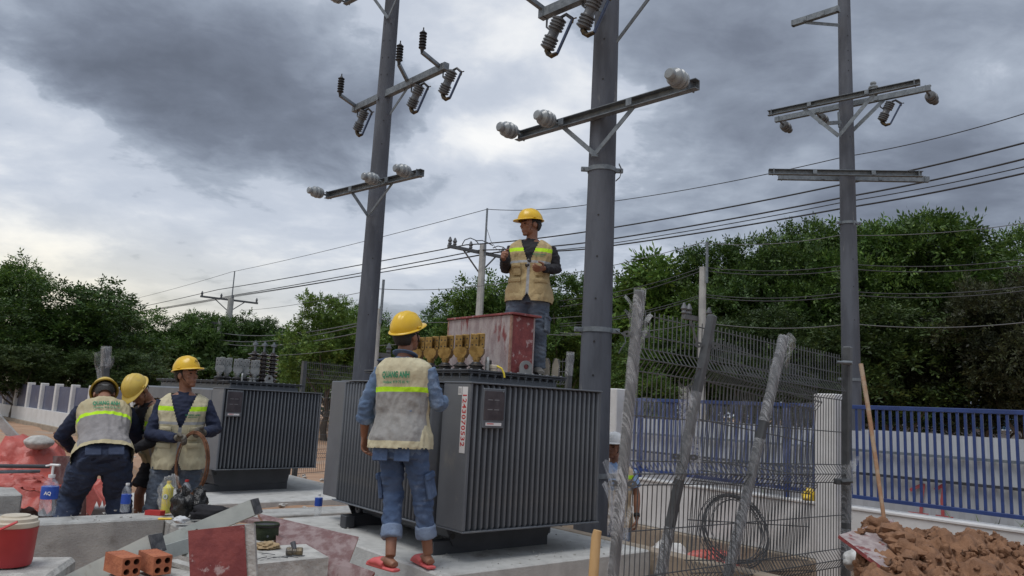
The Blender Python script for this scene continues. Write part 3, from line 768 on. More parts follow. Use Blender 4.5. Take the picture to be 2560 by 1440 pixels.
# ------------------------------------------------------------------ transformers
def fin_mesh(depth, h, th, name='fin'):   # rounded pressed fin: runs along +Y by depth, thin in X
    pts = [(-th / 2, depth), (-th / 2, .012), (-th * .3, .003), (0, 0), (th * .3, .003), (th / 2, .012), (th / 2, depth)]
    m = MB(); n = len(pts)
    for z, k in ((0, .5), (.02, 1), (h - .02, 1), (h, .5)):
        m.v += [(x * k, y if k == 1 else y + .012, z) for x, y in pts]
    for r in range(3): m.f += [(r * n + i, r * n + i + 1, (r + 1) * n + i + 1, (r + 1) * n + i) for i in range(n - 1)]
    m.f += [tuple(range(n))[::-1], tuple(range(3 * n, 4 * n))]
    return m.mesh(name, 50)

def transformer(label, org, W, Dp, z0, left_panel, brass, rot=0.0, drop=0.0):
    t = thing('transformer', label, 'transformer', (org.x, org.y, z0), GRID + rot, 'grey oil transformers')
    SP, SD, PD = M['steel_paint'], M['steel_dark'], .34
    FB, FT = .215, 1.245                       # fin bottom and top
    tx0, tx1, ty0, ty1 = .22, W - .18, PD, Dp - PD
    MB().box(((tx0 + tx1) / 2, (ty0 + ty1) / 2, .70), (tx1 - tx0, ty1 - ty0, 1.24), ch=.01).obj('tank', SP, t)
    fm = fin_mesh(PD - .004, FT - FB, .021)
    pitch = .052
    n = int((W - .02) / pitch)
    for k in range(1, n + 1): obj('fin', fm, SP, t, loc=(k * pitch, 0, FB))
    # far side of the same pack, seen only from elsewhere
    far = MB()
    for k in range(1, n + 1): far.box((k * pitch, Dp - PD / 2, (FB + FT) / 2), (.021, PD - .006, FT - FB))
    for y in np.arange(ty0 + .06, ty1 - .04, pitch): far.box((tx1 + .15, y, (FB + FT) / 2), (.30, .021, FT - FB))
    tag(far.obj('rear_fins', SP, t, smooth=0), kind='stuff')
    for y in (PD / 2, Dp - PD / 2):            # smooth end plates of the packs, with a folded edge
        for x in (0, W):
            MB().box((x, y, (FB + FT) / 2), (.030, PD, FT - FB + .006), ch=.008).obj('end_plate', SP, t)
    # thin strips that close the packs above and below
    for z in (FT + .006, FB - .006): MB().box((W / 2, PD / 2 - .004, z), (W + .036, PD + .008, .012), ch=.003).obj('pack_strip', SP, t)
    if left_panel:
        MB().box((.10, (ty0 + ty1) / 2, (FB + FT) / 2), (.24, ty1 - ty0 + .02, FT - FB), ch=.02).obj('side_panel', SP, t)
    else:
        fl = fin_mesh(.30, FT - FB - .01, .021)
        y = PD + .05
        while y < Dp - PD - .02:
            obj('fin', fl, SP, t, loc=(-.085, y, FB), rot=(0, 0, -PI / 2)); y += pitch
        for z in (FT + .004, FB - .004): MB().box((.07, (ty0 + ty1) / 2 + .01, z), (.32, ty1 - ty0 - .02, .010), ch=.003).obj('pack_strip', SP, t)
    # neck and bolted lid
    MB().box(((tx0 + tx1) / 2, (ty0 + ty1) / 2, 1.315), (tx1 - tx0 - .05, ty1 - ty0 - .05, .10)).obj('neck', SD, t)
    lx0, lx1, ly0, ly1 = tx0 - .06, tx1 + .06, ty0 - .06, ty1 + .06
    lid = MB().box(((lx0 + lx1) / 2, (ly0 + ly1) / 2, 1.355), (lx1 - lx0, ly1 - ly0, .014), ch=.003).obj('lid', SD, t)
    MB().box(((lx0 + lx1) / 2, (ly0 + ly1) / 2, 1.338), (lx1 - lx0 - .012, ly1 - ly0 - .012, .012), ch=.003).obj('flange', SD, t)
    bm_ = MB().lathe([(.006, -.045), (.006, -.018), (.013, -.018), (.013, 0), (.013, .024), (.008, .03)], 6).mesh('bolt')
    for k in range(13):
        x = lx0 + .05 + (lx1 - lx0 - .1) * k / 12; obj('bolt', bm_, M['galv'] if False else SP, lid, loc=(x, ly0 + .028, 1.338))
    for k in range(1, 14):
        y = ly0 + .03 + (ly1 - ly0 - .06) * k / 14; obj('bolt', bm_, SP, lid, loc=(lx0 + .028, y, 1.338))
    # base: tapered side plates and skids
    for y in (PD - .02, Dp - PD + .02):
        Mx = Matrix.Translation((0, y, 0)) @ Matrix.Rotation(PI / 2, 4, 'X')
        MB().prism([(.06, .205), (tx1 - .02, .205), (tx1 - .06, .075 - drop * .8), (.22, .04 - drop * .8), (.14, .06 - drop * .5)], .012, Mx).obj('side_plate', SD, t)
        MB().lathe([(.022, -.002), (.022, .002)], 14, Matrix.Translation((.13, y - .009, .13)) @ Matrix.Rotation(PI / 2, 4, 'X')).obj('hole', M['black_rubber'], t)
    MB().box(((tx0 + tx1) / 2, (ty0 + ty1) / 2, .13 - drop / 2), (tx1 - tx0 - .04, ty1 - ty0 - .1, .12 + drop)).obj('underframe', SD, t)
    C = [(-.06, 0), (.06, 0), (.06, .012), (-.045, .012), (-.045, .078), (.06, .078), (.06, .09), (-.06, .09)]
    for y in (ty0 + .05, ty1 - .12):
        MB().extr(C, (-.02, y, -drop), (tx1 - .05, y, -drop)).obj('skid', SD, t)
    for (x, y) in ((-.035, ty1 - .22),):
        MB().box((x, y, .055 - drop), (.09, .10, .10), ch=.006).obj('skid_foot', SD, t)
        MB().ring([(.035 * math.cos(a * PI / 6), .035 * math.sin(a * PI / 6) - .02) for a in range(12)], [(.014 * math.cos(a * PI / 6), .014 * math.sin(a * PI / 6) - .02) for a in range(12)], .012, Matrix.Translation((.0, ty1 - .3, .17)) @ Matrix.Rotation(PI / 2, 4, 'Y')).obj('towing_eye', SD, t)
    # lifting lugs on the lid
    def lug(x, y, rot):
        outer = [(.055 * math.cos(a), .055 + .055 * math.sin(a)) if a <= PI else (.055 * (-1 if a < 1.5 * PI else 1), 0) for a in [PI * k / 10 for k in range(20)]]
        inner = [(.022 * math.cos(a), .058 + .022 * math.sin(a)) for a in [PI * k / 10 for k in range(20)]]
        MB().ring(outer, inner, .018, Matrix.Translation((x, y, 1.362)) @ Matrix.Rotation(rot, 4, 'Z') @ Matrix.Rotation(PI / 2, 4, 'X')).obj('lifting_lug', M['tin'], t)
    lug(tx0 + .56, ly0 + .055, R_(-18)); lug(tx0 + .16, ly0 + .055, R_(60))
    # low-voltage terminals: bushing, nut, clamp, drilled palm plates
    mt_ = M['brass'] if brass else M['tin']
    def terminal(x, y, rot, s=1.0):
        Mt = Matrix.Translation((x, y, 1.362)) @ Matrix.Rotation(rot, 4, 'Z') @ Matrix.Scale(s, 4)
        te = MB().lathe([(.062, 0), (.062, .012), (.05, .016), (.05, .026), (.066, .034), (.052, .044), (.04, .050), (.034, .062)], 20, Mt).obj('terminal_bushing', M['black_rubber'], t)
        MB().lathe([(.026, .060), (.026, .078), (.034, .078), (.034, .10), (.028, .104)], 16, Mt).obj('nut', mt_, te)
        MB().prism([(-.036, .10), (.036, .10), (.058, .135), (.058, .165), (.036, .185), (-.036, .185), (-.058, .165), (-.058, .135)], .062, Mt @ Matrix.Rotation(PI / 2, 4, 'X')).obj('clamp', mt_, te)
        for dx_ in (-.012, .03) if s > .9 else (0,):
            MB().box((0, 0, 0), (.066, .016, .115), ch=.003).obj('palm_plate', mt_, te, M=Mt @ Matrix.Translation((dx_ - .01, dx_ * .9, .235 if dx_ > 0 else .225)))
            for hx in (-.016, .016):
                for hz in (-.03, .022):
                    MB().lathe([(.0065, -.001), (.0065, .001)], 8, Mt @ Matrix.Translation((dx_ - .01 + hx, dx_ * .9 - .0085, (.235 if dx_ > 0 else .225) + hz)) @ Matrix.Rotation(PI / 2, 4, 'X')).obj('bolt_hole', M['black_rubber'], te)
    return t, lug, terminal, (lx0, lx1, ly0, ly1)

t1, lug, term, lb = transformer('near grey transformer with red number sticker and brass terminals, worker standing before it', O2, 1.32, 2.2, .30, False, True)
for k, (x, y) in enumerate([(.30, .37), (.30, .58), (.30, .80), (.30, 1.02), (.30, 1.24)]): term(x, y, R_(-60) if k else R_(-48))
# number sticker on the smooth end plate
Mx = Matrix(((0, 0, -1, -.0165), (0, -1, 0, .060), (-1, 0, 0, .985), (0, 0, 0, 1)))
Mt = Mx.copy()
st = MB().prism([(-.235, -.032), (.235, -.032), (.235, .034), (-.235, .034)], .002, Mt).obj('number_sticker', M['white_label'], t1)
obj('digits', text_mesh('1243070532', .068, Mt @ Matrix.Translation((0, -.001, .0016)), bold=.0016, spacing=1.13), M['red_print'], st)
MB().prism([(-.03, -.022), (.03, -.022), (.03, .022), (-.03, .022)], .002, Mt @ Matrix.Translation((-.205, -.062, 0))).obj('small_sticker', M['white_label'], t1)
for k in range(3): MB().prism([(-.02, -.002), (.02, -.002), (.02, .002), (-.02, .002)], .001, Mt @ Matrix.Translation((-.205, -.062 + (k - 1) * .012, .0016))).obj('print_line', M['grey_print'], st)
def nameplate(t, x, z, w, h):
    npl = MB().box((x, -.012, z), (w, .012, h), ch=.004).obj('name_plate', M['steel_paint'], t)
    MB().box((x, -.020, z + .02), (w - .018, .006, h - .075), ch=.002).obj('glass', M['dark_plate'], npl)
    MB().box((x, -.0195, z - h / 2 + .028), (w * .72, .004, .022)).obj('label_strip', M['white_label'], npl)
    MB().lathe([(.006, 0), (.006, .004)], 8, Matrix.Translation((x + w * .36, -.024, z + h / 2 - .018)) @ Matrix.Rotation(PI / 2, 4, 'X')).obj('rivet', M['galv'], npl)
    for k in range(4): MB().box((x - w * .2 + (k % 2) * w * .3, -.0235, z + .06 - (k // 2) * .07), (w * .22, .001, .006)).obj('print_line', M['grey_print'], npl)
    MB().box((x - w * .15, -.0222, z - h / 2 + .031), (w * .3, .001, .006)).obj('print_line', M['red_print'], npl)
nameplate(t1, .195, 1.075, .20, .285)
# small fittings on the lid: filler pipe with yellow cap, pressure cap, yellow hose
m_ = MB().lathe([(.04, 0), (.04, .02), (.028, .025), (.028, .11), (.034, .11), (.034, .125)], 14, Matrix.Translation((.30, 1.52, 1.362))).obj('filler_pipe', M['tin'], t1)
MB().lathe([(.03, .125), (.03, .16), (.022, .17)], 14, Matrix.Translation((.30, 1.52, 1.362))).obj('cap', M['yellow_plastic'], m_)
m_ = MB().lathe([(.034, 0), (.034, .022), (.038, .022), (.038, .045), (.03, .05)], 16, Matrix.Translation((.44, .33, 1.362))).obj('valve', M['cooler_lid'], t1)
MB().lathe([(.026, .05), (.026, .085)], 14, Matrix.Translation((.42, .37, 1.362))).obj('cap', M['black_rubber'], m_)
MB().tube([(.44, .33, 1.40), (.45, .295, 1.402), (.47, .262, 1.385), (.485, .25, 1.35), (.49, .246, 1.315)], .008, 8).obj('hose', M['yellow_hose'], t1)

p2 = at(542, 1169, 10.05)
t2, lug2, term2, lb2 = transformer('rear grey transformer with grey terminals and three black bushings', Vector((p2.x, p2.y, 0)), 1.44, 3.1, .19, True, False, R_(6), .11)
for k in range(5): term2(.20 + .13 * k, .66 + .05 * (k % 2), R_(-25), 1.1)
nameplate(t2, .14, 1.06, .22, .34)
for k in range(3):
    Mt = Matrix.Translation((.86 + .15 * k, 1.0, 1.362)) @ Matrix.Scale(1.38, 4)
    pr = [(.055, 0), (.055, .02)]
    for j in range(7): pr += [(.03, .025 + j * .043), (.068, .04 + j * .043), (.066, .046 + j * .043), (.03, .056 + j * .043)]
    b_ = MB().lathe(pr + [(.025, .335)], 18, Mt).obj('high_voltage_bushing', M['brown_ceramic'], t2)
    MB().lathe([(.012, .33), (.012, .40), (.028, .40), (.028, .425), (.01, .43), (.01, .45)], 10, Mt).obj('stud', M['galv'], b_)
for (x, y) in ((.75, .36), (.52, .36), (.62, .45)): MB().lathe([(.02, 0), (.02, .04), (.03, .04), (.03, .055)], 10, Matrix.Translation((x, y, 1.362))).obj('valve', M['tin'], t2)

# ------------------------------------------------------------------ the three concrete poles with their crossarms
CH = [(-.04, 0), (.04, 0), (.04, .008), (-.032, .008), (-.032, .092), (.04, .092), (.04, .10), (-.04, .10)]
def pin_insulator(base, axis, parent, s=1.0, mt='ceramic'):
    Mt = Matrix.Translation(base) @ frame(axis).to_4x4() @ Matrix.Scale(s, 4)
    MB().lathe([(.018, -.09), (.018, 0), (.072, .0), (.085, .02), (.088, .045), (.072, .055), (.070, .065), (.092, .075), (.095, .10), (.075, .115), (.072, .125), (.088, .14), (.085, .165), (.06, .185), (.044, .195), (.044, .21), (.056, .22), (.056, .245), (.045, .258), (.02, .262)], 20, Mt).obj('insulator', M[mt], parent)
def strap(p0, p1, parent, w=.05, th=.010, name='brace', mt='galv'):
    p0, p1 = Vector(p0), Vector(p1)
    MB().extr([(-th / 2, -w / 2), (th / 2, -w / 2), (th / 2, w / 2), (-th / 2, w / 2)], p0, p1).obj(name, M[mt], parent)
def arm_c(p0, p1, parent, side, box=False):
    p0, p1 = Vector(p0), Vector(p1)
    if box: prof = [(-.045, -.055), (.045, -.055), (.045, .055), (-.045, .055)]
    else: prof = CH if side > 0 else [(-x, y) for x, y in reversed(CH)]
    a_ = MB().extr(prof, p0, p1).obj('crossarm', M['galv'], parent)
    d = (p1 - p0).normalized(); n_ = Vector((d.y, -d.x, 0)); up = Vector((0, 0, .05 if not box else 0))
    for f in (.03, .97):
        MB().box(p0.lerp(p1, f) + up, (.012, .11, .11), Matrix((d, n_, Vector((0, 0, 1)))).transposed()).obj('end_clip', M['galv'], a_)
    for f in (.3, .68):
        MB().box(p0.lerp(p1, f) + up + n_ * .048, (.07, .012, .075), Matrix((d, n_, Vector((0, 0, 1)))).transposed()).obj('washer_plate', M['galv'], a_)
    return a_
def cutout(p, pole_t, d, s=1.0):       # fuse cutout hanging from bracket point p; d = direction the fuse tube faces
    d = Vector(d).normalized(); up = Vector((0, 0, 1))
    c = p + Vector((0, 0, -.20)) + d * .10
    ax = (up * .86 - d * -.42).normalized()      # tilted insulator body
    top = c + ax * .18; bot = c - ax * .20
    pr = [(.034, -.20)]
    for j in range(4): pr += [(.068, -.185 + j * .036), (.086, -.177 + j * .036), (.086, -.163 + j * .036), (.068, -.157 + j * .036)]
    pr += [(.060, -.03), (.060, .03)]
    for j in range(4): pr += [(.068, .035 + j * .036), (.086, .043 + j * .036), (.086, .057 + j * .036), (.068, .063 + j * .036)]
    pr += [(.034, .19)]
    fc = MB().lathe(pr, 14, Matrix.Translation(c) @ frame(ax).to_4x4()).obj('fuse_cutout', M['ceramic_grey'], pole_t)
    MB().tube([p, p - up * .10, c], .012, 6).obj('hanger', M['steel_dark'], fc)
    e1 = top + d * .17 - up * .06; e2 = bot + d * .15 - up * .08
    MB().tube([top, top + d * .08 + up * .02, e1], .020, 6).obj('upper_contact', M['steel_dark'], fc)
    MB().tube([bot, bot - up * .05 + d * .03, bot + d * .07 - up * .09, e2], [.03, .035, .03, .022], 7).obj('lower_hinge', M['gold_part'], fc)
    MB().tube([e1, e2], .018, 8).obj('fuse_tube', M['blue_tube'], fc)
    MB().tube([e1 + d * .05, e1 + d * .01, e1 - up * .05], .009, 6).obj('pull_hook', M['gold_part'], fc)
def arrester(base, pole_t):            # black surge arrester standing on a bracket
    pr = [(.02, -.05), (.03, 0)]
    for j in range(6): pr += [(.034, .01 + j * .045), (.056, .02 + j * .045), (.056, .03 + j * .045), (.034, .042 + j * .045)]
    pr += [(.02, .29), (.01, .30), (.01, .34)]
    return MB().lathe(pr, 14, Matrix.Translation(base)).obj('surge_arrester', M['black_rubber'], pole_t)
def pole(label, px, d, zb, ztop, r14):
    p = at(px[0], px[1], d)
    t = thing('utility_pole', label, 'utility pole', (0, 0, 0))
    rr = lambda z: r14 - (z - 1.4) / 150
    zs = [zb + (ztop - zb) * k / 8 for k in range(9)]
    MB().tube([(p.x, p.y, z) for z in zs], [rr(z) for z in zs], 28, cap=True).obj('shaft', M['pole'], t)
    return t, Vector((p.x, p.y, 0)), rr
def clamp(t, c, r, z, hook=None, mt='galv'):
    ring_o = [((r + .008) * math.cos(a * PI / 14), (r + .008) * math.sin(a * PI / 14)) for a in range(28)]
    ring_i = [((r + .001) * math.cos(a * PI / 14), (r + .001) * math.sin(a * PI / 14)) for a in range(28)]
    cl_ = MB().ring(ring_o, ring_i, .05, Matrix.Translation((c.x, c.y, z))).obj('clamp_band', M[mt], t)
    for s in (-1, 1):
        q = c + Vector((s * (r + .035), -.02, z)); MB().box(q, (.09, .035, .05), ch=.005).obj('clamp_lug', M[mt], cl_)
        MB().tube([q + Vector((s * .015, -.05, 0)), q + Vector((s * .015, .06, 0))], .009, 6).obj('bolt', M['galv'], cl_)
    if hook:
        MB().tube([c + Vector(h) + Vector((0, 0, z)) for h in hook], [(.022, .005)] * len(hook), 8, side=(0, 1, 0)).obj('loose_strap', M[mt], cl_)
def pole_holes(t, c, rr, zs, yaw=-.25):
    for z in zs:
        r = rr(z); q = c + Vector((math.sin(yaw) * r, -math.cos(yaw) * r, z))
        MB().lathe([(.011, -.004), (.011, .003)], 8, Matrix.Translation(q) @ frame(Vector((math.sin(yaw), -math.cos(yaw), 0))).to_4x4()).obj('bolt_hole', M['black_rubber'], t)
def near_side(c, r, gap=.05): return -V * (r + gap)   # offset towards the viewer, off the pole

# middle pole
tm, cm, rm = pole('thick concrete utility pole in the middle, nearest of the three', (1487, 970), 8.0, -.5, 9.5, .166)
zz = at(1507, 285, 7.70).z
e0, e1 = on(1292, 352, zz), on(1744, 222, zz)
ar = arm_c(e0, e1, tm, -1)
ad = (e1 - e0).normalized(); an = Vector((-ad.y, ad.x, 0)); an = an if an.dot(Vector((1, 0, 0))) < 0 else -an   # horizontal, pointing left
for f in (.03, .27, .965): pin_insulator(e0.lerp(e1, f) + Vector((0, 0, .05)) + an * .12 - ad * .0, an - Vector((0, 0, .0)), ar, 1.0)
vtx = cm + Vector((0, -rm(4.2) - .015, at(1487, 385, 7.83).z)); vtx.x = at(1487, 385, 7.83).x
for f in (.30, .69): strap(e0.lerp(e1, f), vtx, ar)
MB().box(vtx + Vector((0, -.01, 0)), (.07, .02, .07), ch=.005).obj('bolt_plate', M['galv'], ar)
clamp(tm, cm, rm(3.9), at(1505, 415, 7.84).z, hook=[(.16, -.19, .02), (.19, -.21, -.05), (.17, -.2, -.13), (.13, -.2, -.17)])
clamp(tm, cm, rm(2.2), at(1490, 822, 7.84).z, hook=[(.19, -.1, .0), (.27, -.14, -.05), (.29, -.14, -.12), (.24, -.14, -.20), (.22, -.14, -.24)])
clamp(tm, cm, rm(.75), at(1480, 1190, 7.84).z)
pole_holes(tm, cm, rm, [5.45, 4.98, 3.45, 3.0, 2.55, 2.1, 1.75])
zz = at(1505, -8, 7.72).z
u0 = on(1352, 38, zz); u1 = u0 + ad * 2.4
ar = arm_c(u0, u1, tm, 1, box=True)
for q in (u0 + ad * .05, u0 + ad * .85): strap(q + Vector((0, 0, .05)), q - an * .0 - V * .45 + Vector((0, 0, .14)), ar, .05, .05, 'bracket')
cutout(u0 + ad * .10 + Vector((0, 0, -.08)), tm, (.8, -.6, 0)); cutout(u0 + ad * .62 - Vector((0, 0, .0)), tm, (.8, -.6, 0))
strap(u0.lerp(u1, .22), cm + Vector((-.05, -rm(5.8) - .02, zz - .10)), ar); strap(u0.lerp(u1, .78), cm + Vector((.1, -rm(5.8) - .02, zz - .45)), ar)
arrester(u0 - V * .40 + Vector((0, 0, .22)), tm)

# left pole
tl, cl_p, rl = pole('concrete utility pole on the left with black surge arresters on its middle crossarm', (912, 880), 12.0, -.4, 11.5, .164)
zz = at(932, 487, 11.70).z
e0, e1 = on(815, 497, zz), on(1055, 440, zz)
ar = arm_c(e0, e1, tl, -1); ad = (e1 - e0).normalized(); an = Vector((-ad.y, ad.x, 0)); an = an if an.x < 0 else -an
for f in (.02, .62, .93): pin_insulator(e0.lerp(e1, f) + Vector((0, 0, .05)) + an * .12, an, ar)
vtx = at(920, 540, 11.83)
for f in (.30, .72): strap(e0.lerp(e1, f), vtx, ar)
zz = at(963, 222, 11.70).z
e0, e1 = on(885, 274, zz), on(1117, 165, zz)
ar = arm_c(e0, e1, tl, 1, box=True)
strap(e0.lerp(e1, .65), at(975, 285, 11.9), ar); strap(e0.lerp(e1, .25), at(945, 245, 11.85), ar)
for (f, ax_, ay_) in ((.03, 850, 238), (.62, 997, 160), (.94, 1055, 130)):
    q = e0.lerp(e1, f); w_ = at(ax_, ay_, q.y - .42)
    strap(q + Vector((0, 0, .03)), w_, ar, .05, .05, 'bracket')
    arrester(w_ + Vector((0, 0, .04)), tl)
for f in (.05, .66, .97):
    cutout(e0.lerp(e1, f) - Vector((0, 0, .05)) , tl, (.8, -.55, 0))
zz = at(985, -40, 11.70).z
e0 = on(862, 12, zz); e1 = e0 + ad * 2.3
ar = arm_c(e0, e1, tl, -1); pin_insulator(e0 + Vector((0, 0, .05)) + an * .10, an, ar)
vtx = at(970, 45, 11.84)
for f in (.30, .72): strap(e0.lerp(e1, f), vtx, ar)
pole_holes(tl, cl_p, rl, [7.6, 7.3, 7.0, 6.7, 6.3, 5.9, 5.5, 3.6, 2.7], .25); pole_holes(tl, cl_p, rl, [7.6, 7.3, 7.0, 6.7], -.6)

# right pole
tr_, cr, rr_ = pole('concrete utility pole on the right behind the blue fence', (2129, 1000), 13.5, -.5, 12.5, .164)
for (x0, y0, x1, y1, dd) in ((1920, 290, 2300, 212, 13.22), (1938, 306, 2328, 226, 13.80)):
    zz = at((x0 + x1) / 2, (y0 + y1) / 2, dd).z
    e0, e1 = on(x0, y0, zz), on(x1, y1, zz)
    ar = arm_c(e0, e1, tr_, -1 if dd < 13.5 else 1); ad = (e1 - e0).normalized()
    vtx = at(2097, 340, 13.32) if dd < 13.5 else at(2128, 330, 13.7)
    for f in ((.26, .72) if dd < 13.5 else (.72,)): strap(e0.lerp(e1, f), vtx, ar, .07)
    if dd > 13.5:
        for f in (.03, .29, .97): pin_insulator(e0.lerp(e1, f) + V * .14 + Vector((0, 0, -.02)), V - Vector((0, 0, .25)), ar, 1.1, 'ceramic_grey')
        pin_insulator(e0.lerp(e1, .66) + Vector((0, 0, .14)), (0, 0, 1), ar, 1.0)
        cutout(e0.lerp(e1, .70) - Vector((0, 0, .02)), tr_, (.8, -.55, 0), 1.1)
for (x0, y0, x1, y1, dd) in ((1922, 439, 2307, 439, 13.24), (1944, 453, 2322, 452, 13.78)):
    e0, e1 = at(x0, y0, dd + .15), at(x1, y1, dd - .15); e1.z = e0.z = (e0.z + e1.z) / 2
    arm_c(e0, e1, tr_, -1 if dd < 13.5 else 1)
zz = at(2095, 30, 13.3).z
e0, e1 = on(1980, 60, zz), on(2098, 22, zz)
ar = arm_c(e0, e1, tr_, 1, box=True); strap(e0.lerp(e1, .3) - Vector((0, 0, .06)), at(2098, 63, 13.33), ar, .06)
strap(at(2096, 280, 13.3), at(2098, 318, 13.3), tr_, .05, .02, 'step_bracket'); strap(at(2072, 308, 13.1), at(2100, 306, 13.33), tr_, .06, .06, 'step_bracket')
clamp(tr_, cr, rr_(4.6), at(2112, 552, 13.33).z, hook=[(.02, -.18, 0), (.02, -.2, -.09)])
clamp(tr_, cr, rr_(2.0), at(2130, 948, 13.33).z)
pole_holes(tr_, cr, rr_, [9.0, 8.6, 8.3, 8.1, 7.9, 7.4, 6.6, 4.3, 3.8, 3.2], .05)

# ------------------------------------------------------------------ people
TS = [(-.16, .150, .105, 0), (-.08, .170, .122, -.005), (0, .172, .122, -.008), (.08, .160, .112, 0), (.15, .155, .108, .004), (.27, .168, .115, .006), (.37, .182, .118, .004), (.43, .188, .112, -.004),
      (.475, .178, .098, -.012), (.51, .135, .080, -.018), (.535, .092, .066, -.020), (.56, .062, .058, -.018)]
def tsec(z):
    for i in range(len(TS) - 1):
        if TS[i][0] <= z <= TS[i + 1][0]:
            f = (z - TS[i][0]) / (TS[i + 1][0] - TS[i][0]); return [TS[i][k] + (TS[i + 1][k] - TS[i][k]) * f for k in (1, 2, 3)]
    return list(TS[0][1:]) if z < TS[0][0] else list(TS[-1][1:])
def tpoint(z, ang, off, n=2.5):       # point on the torso; ang 0 = right side (+x), 90 = front (+y)
    w, d, cy = tsec(z); w += off; d += off; e = 2 / n; c, s = math.cos(ang), math.sin(ang)
    return Vector((w * math.copysign(abs(c) ** e, c), cy + d * math.copysign(abs(s) ** e, s), z))
def torso_loft(mb, z0, z1, off, Mx, flare=0.0, top_in=0.0, seg=28):
    zs = [z0] + [t[0] for t in TS if z0 + .01 < t[0] < z1 - .01] + [z1]; vs = []; N = seg
    for z in zs:
        f = flare * max(0, (.15 - z)) / .25
        for k in range(N): vs.append(Mx @ tpoint(z, 2 * PI * k / N, off + f))
    fs = [(i * N + k, i * N + (k + 1) % N, (i + 1) * N + (k + 1) % N, (i + 1) * N + k) for i in range(len(zs) - 1) for k in range(N)]
    fs += [tuple(range(N - 1, -1, -1)), tuple((len(zs) - 1) * N + k for k in range(N))]
    return mb.add(vs, fs)
def crumple(me, amp, seed, freq=7.0, stretch=(1, 1, 1)):
    sd_ = Vector((seed * 3.7, seed * 1.9, seed * 5.3)); me.update()
    nr = [v.normal.copy() for v in me.vertices]
    for v, n_ in zip(me.vertices, nr):
        q = Vector((v.co.x * stretch[0], v.co.y * stretch[1], v.co.z * stretch[2])) + sd_
        d = mnoise.noise(q * freq) * .7 - abs(mnoise.noise(q * freq * 1.9)) * .9 + mnoise.noise(q * freq * 4.1) * .25 + .2
        v.co += n_ * d * amp
    me.update()
def bez(a, b, c, n=6):
    return [a.lerp(b, t).lerp(b.lerp(c, t), t) for t in [k / (n - 1) for k in range(n)]]

def vest_mat(name, cream, grey, grey_back=True):
    m, G, b, out = bsdf(name)
    co = G.n('ShaderNodeTexCoord').outputs['Object']; x, y, z = G.sep(co)
    nz = G.noise(co, 9, 5, .6)[0]
    wob = G.m('MULTIPLY', G.m('SUBTRACT', nz, .5), .012); zz = G.m('ADD', z, wob)
    ax = G.m('ABSOLUTE', x)
    cc = G.mix(G.smooth(nz, .35, .7), cream, tuple(k * .84 for k in cream))
    gc = G.mix(G.smooth(G.noise(co, 14, 6, .65)[0], .35, .65), grey, tuple(k * .78 for k in grey))
    def band(lo, hi, v=None):
        v = v or zz
        return G.m('MULTIPLY', G.m('GREATER_THAN', v, lo), G.m('LESS_THAN', v, hi))
    back = G.m('LESS_THAN', y, -.01)
    col = cc
    if grey_back: col = G.mix(G.m('MULTIPLY', G.m('MULTIPLY', back, band(-.03, .30)), G.m('LESS_THAN', ax, .195)), col, gc)
    neon = (.48, .80, .02)
    col = G.mix(G.m('MULTIPLY', back, band(.298, .332)), col, neon)
    front = G.m('SUBTRACT', 1.0, back)
    col = G.mix(G.m('MULTIPLY', G.m('MULTIPLY', front, band(.385, .425)), G.m('GREATER_THAN', ax, .05)), col, neon)
    col = G.mix(G.m('MULTIPLY', front, band(.265, .29)), col, (.36, .37, .38))
    col = G.mix(G.m('MULTIPLY', front, G.m('LESS_THAN', ax, .014)), col, (.30, .31, .32))
    dirt = G.smooth(G.noise(G.vm('ADD', co, (3, 1, 7)), 6, 6, .65)[0], .58, .78)
    col = G.mix(G.m('MULTIPLY', dirt, .35), col, (.20, .16, .11))
    G.link(col, b.inputs['Base Color']); b.inputs['Roughness'].default_value = .9
    bn = G.n('ShaderNodeBump'); bn.inputs['Strength'].default_value = .4; bn.inputs['Distance'].default_value = .02
    G.link(G.noise(co, 24, 5, .6)[0], bn.inputs['Height']); G.link(bn.outputs[0], b.inputs['Normal'])
    return m
M['vest_pale'] = vest_mat('vest_pale', (.55, .50, .34), (.30, .295, .285))
M['vest_tan'] = vest_mat('vest_tan', (.42, .325, .17), (.36, .33, .29))
M['vest_dusty'] = vest_mat('vest_dusty', (.46, .40, .25), (.27, .255, .255))
M['vest_peach'] = vest_mat('vest_peach', (.52, .41, .27), (.36, .33, .29))

